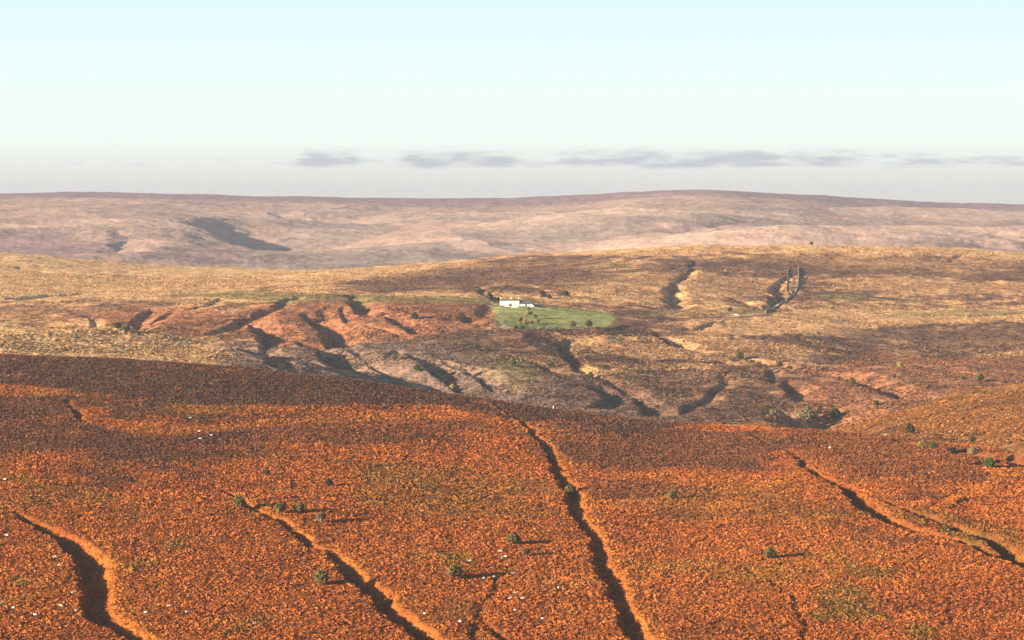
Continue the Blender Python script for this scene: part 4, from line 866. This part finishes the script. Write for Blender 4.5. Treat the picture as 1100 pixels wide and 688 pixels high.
for a in [
    ('hawthorn_bush', 488, 624, 9.5, 'olive', 0, 'round olive hawthorn bush with a long shadow, low in the middle of the near hillside', 'bush'),
    ('hawthorn_bush', 551, 587, 8, 'olive', 0, 'olive bush on open bracken left of the central gully, uphill of a brownish one', 'bush'),
    ('hawthorn_bush', 563.5, 599, 6, 'brown', 1, 'smaller brownish bush just downhill of the olive one near central gully', 'bush'),
    ('hawthorn_bush', 346, 630, 9.5, 'olive', 0, 'broad olive bush whose shadow falls into the left-centre gully', 'bush'),
    ('hawthorn_bush', 257, 548, 8, 'olive', 0, 'grey-olive bush on the upper left lip of the left-centre gully', 'bush'),
    ('hawthorn_bush', 302, 553, 7.5, 'olive', 1, 'leftmost of three bushes above the head of the left-centre gully', 'bush'),
    ('hawthorn_bush', 321.5, 553, 6.5, 'olive', 0, 'middle one of three bushes above the left-centre gully', 'bush'),
    ('hawthorn_bush', 345, 563, 7, 'pale', 1, 'palest and rightmost of three bushes above the left-centre gully', 'bush'),
    ('gorse_bush', 353, 523.5, 4.5, 'dark', 0, 'small dark green bush uphill of the three bushes beside the gully', 'bush'),
    ('gorse_bush', 286, 512, 4, 'dark', 1, 'small dark bush highest on the left part of the bracken slope', 'bush'),
    ('reed_tuft', 416, 641, 5, 'yellow', 1, 'straw-yellow tuft on the right lip of the left-centre gully', 'tuft'),
    ('hawthorn_bush', 827, 602, 7.5, 'olive', 0, 'lone bush with a dark shadow on the red bracken at right', 'bush'),
    ('hawthorn_bush', 613, 527, 8, 'olive', 1, 'bush growing in the bend of the central gully', 'bush'),
    ('hawthorn_bush', 722, 538, 5.5, 'olive', 0, 'small olive bush on the slope right of the central gully', 'bush'),
    ('hawthorn_bush', 640, 606, 4, 'yellow', 1, 'little yellowish bush down inside the central gully', 'bush'),
    ('rowan_tree', 978, 470, 6, 'dark', 2, 'dark slender tree at the head of the clough below the right-hand spur', 'tree'),
    ('gorse_bush', 989, 482, 4.5, 'yellow', 0, 'yellow-green bush on the near lip of the right-hand clough', 'bush'),
    ('gorse_bush', 1002, 483, 4.5, 'green', 0, 'green bush right of the yellow-green one by the clough', 'bush'),
    ('willow_bush', 1026, 481, 5, 'pale', 1, 'pale bush on the far side of the right-hand clough', 'bush'),
    ('willow_bush', 1046, 491, 5.5, 'pale', 0, 'pale bush down in the bottom of the right-hand clough', 'bush'),
    ('gorse_bush', 1062, 504, 7, 'green', 0, 'bright green bush below the clough near the right edge', 'bush'),
    ('gorse_bush', 1045, 476, 3.5, 'dark', 0, 'little dark bush on the spur foot above the pale clough bushes', 'bush'),
    ('hawthorn_bush', 897, 440, 6, 'dark', 0, 'dark bush at the tip of the right-hand spur above the shadow', 'bush'),
    ('hawthorn_bush', 941, 435, 3.5, 'dark', 1, 'tiny dark bush on the skyline of the right-hand spur', 'bush'),
    ('willow_bush', 866, 443, 9, 'pale', 0, 'large pale willow bush at the edge of the valley shadow', 'bush'),
    ('willow_bush', 832, 448, 5, 'pale', 1, 'smaller pale willow bush left of the large one by the valley shadow', 'bush'),
    ('rowan_tree', 818.5, 452, 4.5, 'dark', 2, 'dark round tree standing just above the near crest at the valley shadow', 'tree'),
    ('hawthorn_bush', 915, 413, 4, 'olive', 0, 'olive bush by the head of the dark gully in the far bracken', 'bush'),
    ('hawthorn_bush', 960, 407, 3, 'olive', 1, 'small olive bush on the red bracken above the right-hand spur', 'bush'),
    ('hawthorn_bush', 978, 413, 4, 'pale', 0, 'pale bush on the red bracken just behind the right-hand spur', 'bush'),
    ('hawthorn_bush', 1052, 411, 5.5, 'olive', 0, 'rounded bush on far bracken near the right edge', 'bush'),
    ('hawthorn_bush', 1035, 410, 3, 'dark', 1, 'small dark bush left of the rounded one near the right edge', 'bush'),
    ('hawthorn_bush', 966, 396, 4, 'yellow', 1, 'yellow-green bush high on the far red bracken', 'bush'),
    ('hawthorn_bush', 794.5, 385, 5, 'green', 0, 'green tree-like bush at the top of the valley clough', 'bush'),
    ('hawthorn_bush', 808, 388, 3, 'dark', 1, 'small dark bush just right of the green one on the clough', 'bush'),
    ('hawthorn_bush', 838, 395, 3.5, 'dark', 0, 'dark bush along the middle of the valley clough', 'bush'),
    ('hawthorn_bush', 848, 396, 3.5, 'dark', 1, 'second dark bush along the clough, right of its neighbour', 'bush'),
    ('hawthorn_bush', 822, 400, 3.5, 'olive', 0, 'olive bush in the side gully below the clough', 'bush'),
    ('hawthorn_bush', 634, 403, 4.5, 'green', 0, 'green bush beside the stream gully in the middle distance', 'bush'),
    ('hawthorn_bush', 551, 395, 4.5, 'green', 0, 'isolated green bush on the olive valley side below the farm', 'bush'),
    ('hawthorn_bush', 593, 394, 4, 'dark', 1, 'dark bush where two shallow gullies meet below the field', 'bush'),
    ('hawthorn_bush', 512, 378, 4, 'dark', 0, 'dark bush on heather below the farm, left of the field', 'bush'),
    ('hawthorn_bush', 524, 379, 2.6, 'dark', 1, 'small dark bush beside the one on heather left below the field', 'bush'),
    ('hawthorn_bush', 486, 411, 4, 'yellow', 0, 'yellowish bush on the rim of the deep valley shadow', 'bush'),
    ('hawthorn_bush', 498, 400, 3.5, 'pale', 0, 'pale bush among the folds above the deep valley shadow', 'bush'),
    ('hawthorn_bush', 448, 398, 4.5, 'green', 0, 'green bush in a fold of the left valley side', 'bush'),
    ('hawthorn_bush', 424, 386, 4, 'olive', 0, 'olive bush on the grey lower valley side left of centre', 'bush'),
    ('hawthorn_bush', 445, 343, 4.5, 'green', 0, 'green bush in the hollow of the red combe slope', 'bush'),
    ('hawthorn_bush', 338, 342, 3.5, 'green', 1, 'green bush between the two dark combes on the red slope', 'bush'),
    ('hawthorn_bush', 294, 391, 4.5, 'olive', 0, 'olive bush low on the valley side behind the near crest, left', 'bush'),
    ('gorse_bush', 127, 354, 4, 'dark', 0, 'dark bush at the foot of the red slope on the left', 'bush'),
    ('gorse_bush', 137, 356, 4, 'dark', 1, 'second dark bush at the foot of the red slope, right of the first', 'bush'),
    ('hawthorn_bush', 615, 352.5, 4, 'olive', 0, 'olive bush at the lower edge of the green field, left of its neighbour', 'bush'),
    ('hawthorn_bush', 633, 352.5, 4.5, 'dark', 0, 'wide dark bush at the lower right edge of the green field', 'bush'),
    ('sycamore_tree', 525.5, 326, 5, 'dark', 2, 'dark tree at the left end of the farm hedge', 'tree'),
    ('sycamore_tree', 531.5, 326, 3.6, 'dark', 1, 'dark tree between the hedge end tree and the farmhouse gable', 'tree'),
    ('sycamore_tree', 536, 325.5, 3.2, 'green', 1, 'green tree touching the left gable of the farmhouse', 'tree'),
    ('garden_tree', 547.8, 330, 1.8, 'green', 1, 'small green garden tree before the farmhouse front', 'tree'),
    ('garden_tree', 566.5, 341.5, 3, 'yellow', 2, 'bright yellow-green tree near the top of the green field', 'tree'),
    ('garden_tree', 570.2, 339.5, 2.5, 'dark', 1, 'dark conifer-like tree beside the bright yellow-green tree', 'tree'),
    ('garden_tree', 575, 342, 2.3, 'olive', 1, 'small olive tree right of the dark one in the field', 'tree'),
    ('garden_tree', 568, 334, 2.3, 'olive', 0, 'low olive tree just below the barn', 'tree'),
    ('garden_tree', 559.5, 348, 3, 'dark', 2, 'dark tree at the left of the lower field group', 'tree'),
    ('garden_tree', 557.5, 350, 2.4, 'yellow', 1, 'yellow tree at the foot of the dark one, lower left of field group', 'tree'),
    ('garden_tree', 564, 347, 2.6, 'yellow', 0, 'yellow spreading tree in the middle of the field group', 'tree'),
    ('garden_tree', 566.5, 351.5, 3, 'olive', 2, 'olive tree lowest in the field group', 'tree'),
    ('garden_tree', 571, 350, 2.8, 'brown', 1, 'brown bare-looking tree at the right foot of the field group', 'tree'),
    ('garden_tree', 578.5, 347.8, 2.2, 'olive', 1, 'small lone olive tree right of the field group', 'tree'),
    ('garden_tree', 554, 354.5, 2.6, 'dark', 0, 'dark tree just outside the bottom field wall, left one', 'tree'),
    ('garden_tree', 562, 355, 2.8, 'dark', 1, 'dark tree just outside the bottom field wall, right one', 'tree'),
    ('gorse_bush', 590, 322, 3, 'dark', 0, 'dark bush up the slope right of the farm buildings', 'bush'),
    ('gorse_bush', 607, 320, 4, 'dark', 1, 'broad dark bush on the moor above the lane, right of the farm', 'bush'),
    ('gorse_bush', 784, 336, 3, 'dark', 0, 'dark bush on the grass just behind the white parked van', 'bush'),
    ('gorse_bush', 872, 263.5, 2.2, 'dark', 0, 'low dark bush on the golden skyline of the middle moor', 'bush'),
]: plant(*a)

# ------------------------------------------------------------------ stones
def rock(name, px, py, sx, sy, sz, mat, label, cat, tilt=0.1, seed=1):
    import bmesh
    x, y = one(px, py); z = gz(x, y)
    bm = bmesh.new(); bmesh.ops.create_icosphere(bm, subdivisions=3, radius=1)
    g = np.random.default_rng(seed)
    pl = [(Vector(g.normal(0, 1, 3)).normalized(), g.uniform(.62, .85)) for _ in range(11)]
    for v in bm.verts:
        for n_, d_ in pl:
            k = v.co.dot(n_)
            if k > d_: v.co -= n_ * (k - d_)
        v.co += Vector(g.normal(0, .015, 3))
        v.co = Vector((v.co.x * sx, v.co.y * sy, (v.co.z + .6) * sz))
    me = bpy.data.meshes.new(name); bm.to_mesh(me); bm.free(); me.materials.append(mat)
    o = bpy.data.objects.new(name, me); COL.objects.link(o); o.location = (x, y, z); o.rotation_euler = (tilt, tilt * .5, g.uniform(0, 3)); tag(o, label, cat)
rock('boundary_stone', *STONE, .62, .5, 1.55, M_pale, 'upright pale boundary stone standing on the near heather crest', 'stone', .05, 4)
rock('boulder', 892, 483, 1.25, .9, .95, M_pale, 'pale boulder lying in heather below the right-hand spur', 'boulder', .1, 9)

# ------------------------------------------------------------------ white van on the moor edge
def van(px, py, rz):
    x, y = one(px, py); r = empty('parked_van', (x, y, gz(x, y) + .05), rz); tag(r, 'small white van parked on the golden grass beside the lane', 'van')
    prof = [(-2.3, .35), (2.25, .35), (2.3, .95), (1.45, 1.15), (.85, 1.85), (-2.1, 1.9), (-2.3, 1.7)]
    n = len(prof); m = MB()
    m.add([(a, -.88, b) for a, b in prof] + [(a, .88, b) for a, b in prof], [tuple(range(n)), tuple(range(2 * n - 1, n - 1, -1))] + [((i + 1) % n, i, n + i, n + (i + 1) % n) for i in range(n)])
    m.build('body', M_car, r)
    for s in (-1, 1):
        MB().add([(1.3, s * .885, 1.15), (.8, s * .885, 1.72), (-.1, s * .885, 1.72), (-.1, s * .885, 1.15)], [(0, 1, 2, 3)]).build('side_window', M_glass, r)
        for wx in (-1.4, 1.45):
            w = MB().tube((wx, s * .72, .33), (wx, s * .9, .33), .33, .33, 14).build('wheel', M_tyre, r)
            MB().tube((wx, s * .9, .33), (wx, s * .915, .33), .18, .17, 12).build('rim', M_car, w)
    MB().add([(1.50, -.78, 1.17), (1.50, .78, 1.17), (.92, .78, 1.83), (.92, -.78, 1.83)], [(0, 1, 2, 3)]).build('windscreen', M_glass, r)
van(791.5, 340, R(8))

# ------------------------------------------------------------------ sheep: one continuous skinned body each
def sheep_mesh(pose):
    P = [(0, 0, .62), (-.38, 0, .64), (.36, 0, .64)] 
    if pose == 0: P += [(.52, 0, .72), (.66, 0, .86), (.84, 0, .80)]
    elif pose == 1: P += [(.52, 0, .58), (.66, 0, .36), (.76, 0, .16)]
    else: P += [(.50, .08, .72), (.58, .24, .84), (.62, .42, .78)]
    E = [(0, 1), (0, 2), (2, 3), (3, 4), (4, 5)]; Rr = [.29, .27, .25, .16, .115, .06]
    for bx in (-.36, .34):
        j = 1 if bx < 0 else 2
        for s in (-1, 1):
            b = len(P); dx = random.uniform(-.06, .06)
            P += [(bx, s * .15, .42), (bx + dx, s * .15, .22), (bx + dx * .5, s * .15, .02)]; E += [(j, b), (b, b + 1), (b + 1, b + 2)]; Rr += [.10, .045, .04]
    b = len(P); P += [(-.64, 0, .62), (-.70, 0, .46)]; E += [(1, b), (b, b + 1)]; Rr += [.06, .045]
    b = len(P); k = P[4]; P += [(k[0] - .04, k[1] - .13, k[2] + .06), (k[0] - .04, k[1] + .13, k[2] + .06)]; E += [(4, b), (4, b + 1)]; Rr += [.035, .035]
    me = bpy.data.meshes.new('sheep_cage'); me.from_pydata(P, E, []); me.update()
    o = bpy.data.objects.new('sheep_cage', me); COL.objects.link(o)
    mo = o.modifiers.new('skin', 'SKIN'); sv = me.skin_vertices[0].data
    for i, r_ in enumerate(Rr): sv[i].radius = (r_, r_); sv[i].use_root = (i == 0)
    o.modifiers.new('sub', 'SUBSURF').levels = 2; o.modifiers['sub'].render_levels = 2
    dg = bpy.context.evaluated_depsgraph_get(); out_ = bpy.data.meshes.new_from_object(o.evaluated_get(dg))
    bpy.data.objects.remove(o)
    out_.name = 'sheep'; out_.materials.clear(); out_.materials.append(M_wool); out_.materials.append(M_face)
    hx, hy, hz = P[5]; nx = P[4]
    for p in out_.polygons:
        c = p.center; p.use_smooth = True
        head = (c - Vector(P[5])).length < .17; leg = c.z < .34 and abs(c.y) > .06 and (abs(c.x + .36) < .12 or abs(c.x - .34) < .12)
        p.material_index = 1 if (head or leg) else 0
    return out_
SM = [sheep_mesh(i) for i in range(3)]
POS = ['standing side-on', 'with its head down grazing', 'turning its head']
SHL = ['on the bracken at the far left edge, below a dark side gully', 'upper of a close pair left of the deep left gully', 'lower of a close pair left of the deep left gully', 'at the left lip of the deep left gully, upper of three', 'in bracken left of the deep left gully, between two others', 'at the very edge of the deep left gully where it turns', 'alone in bracken well left of the deep gully', 'near the left edge of the picture, right one of two', 'at the extreme left edge of the picture', 'on bracken right of the deep left gully', 'on the gold bank at the bottom of the deep left gully', 'lowest of all, at the floor of the deep left gully', 'right one of two in the lower left bracken', 'left one of two in the lower left bracken', 'beside a grassy patch at the bottom left of centre',
       'at the edge of the left-centre gully where a bush shadow falls', 'down in the shade of the left-centre gully', 'on the right bank of the left-centre gully', 'just uphill right of the left-centre gully bank', 'just above the round olive bush', 'right of the round bush at the tip of its shadow', 'alone in bracken below the round olive bush', 'highest of the small flock left of the central gully', 'left one of two touching in the small flock', 'right one of two touching in the small flock', 'between the long bush shadow and the middle of the flock', 'at the head of the small side gully', 'top one of three close together low in the middle',
       'left one of three close together low in the middle', 'right one of three close together low in the middle', 'alone between the small flock and the central gully', 'lowest of the middle flock, under the close three', 'alone near the bottom left of the central gully', 'at the far left edge where the heather ends', 'highest one on the left, by the gold terrace', 'on the orange patch below the gold terrace, upper left', 'rightmost on the orange patch below the gold terrace', 'lowest on the orange patch below the gold terrace', 'on the near crest in front of the dark valley shadow', 'on the near crest at right below the spur shadow', 'on the near crest just right of another, before the spur']
for i, (p, L_) in enumerate(zip(SW, SHL)):
    pose = i % 3
    o = bpy.data.objects.new('sheep', SM[pose]); COL.objects.link(o)
    o.location = (p[0], p[1], gz(p[0], p[1]) + .12); k = random.uniform(1.0, 1.18); o.scale = (k,) * 3
    o.rotation_euler = (0, 0, random.choice([0, math.pi]) + random.uniform(-.7, .7))
    tag(o, 'white sheep ' + L_, 'sheep', 'sheep scattered over the near hillside')


# ------------------------------------------------------------------ the air: one box of even haze round camera and land
def haze():
    x0, x1, y0, y1, z0, z1 = -7500, 7500, -500, 15200, -420, 70
    v = [(x, y, z) for x in (x0, x1) for y in (y0, y1) for z in (z0, z1)]
    f = [(0, 1, 3, 2), (4, 6, 7, 5), (0, 4, 5, 1), (2, 3, 7, 6), (0, 2, 6, 4), (1, 5, 7, 3)]
    m = bpy.data.materials.new('haze_air'); m.use_nodes = True; t = m.node_tree; t.nodes.clear()
    o_ = N(t, 'ShaderNodeOutputMaterial'); p = N(t, 'ShaderNodeVolumePrincipled')
    p.inputs['Color'].default_value = (0.56, 0.64, 0.80, 1); p.inputs['Density'].default_value = 4.8e-5; p.inputs['Anisotropy'].default_value = 0.0
    t.links.new(p.outputs[0], o_.inputs['Volume'])
    h = mesh_obj('haze', v, f, m); tag(h, 'thin bluish autumn haze over the moors', kind='stuff'); h['category'] = 'haze'
haze()
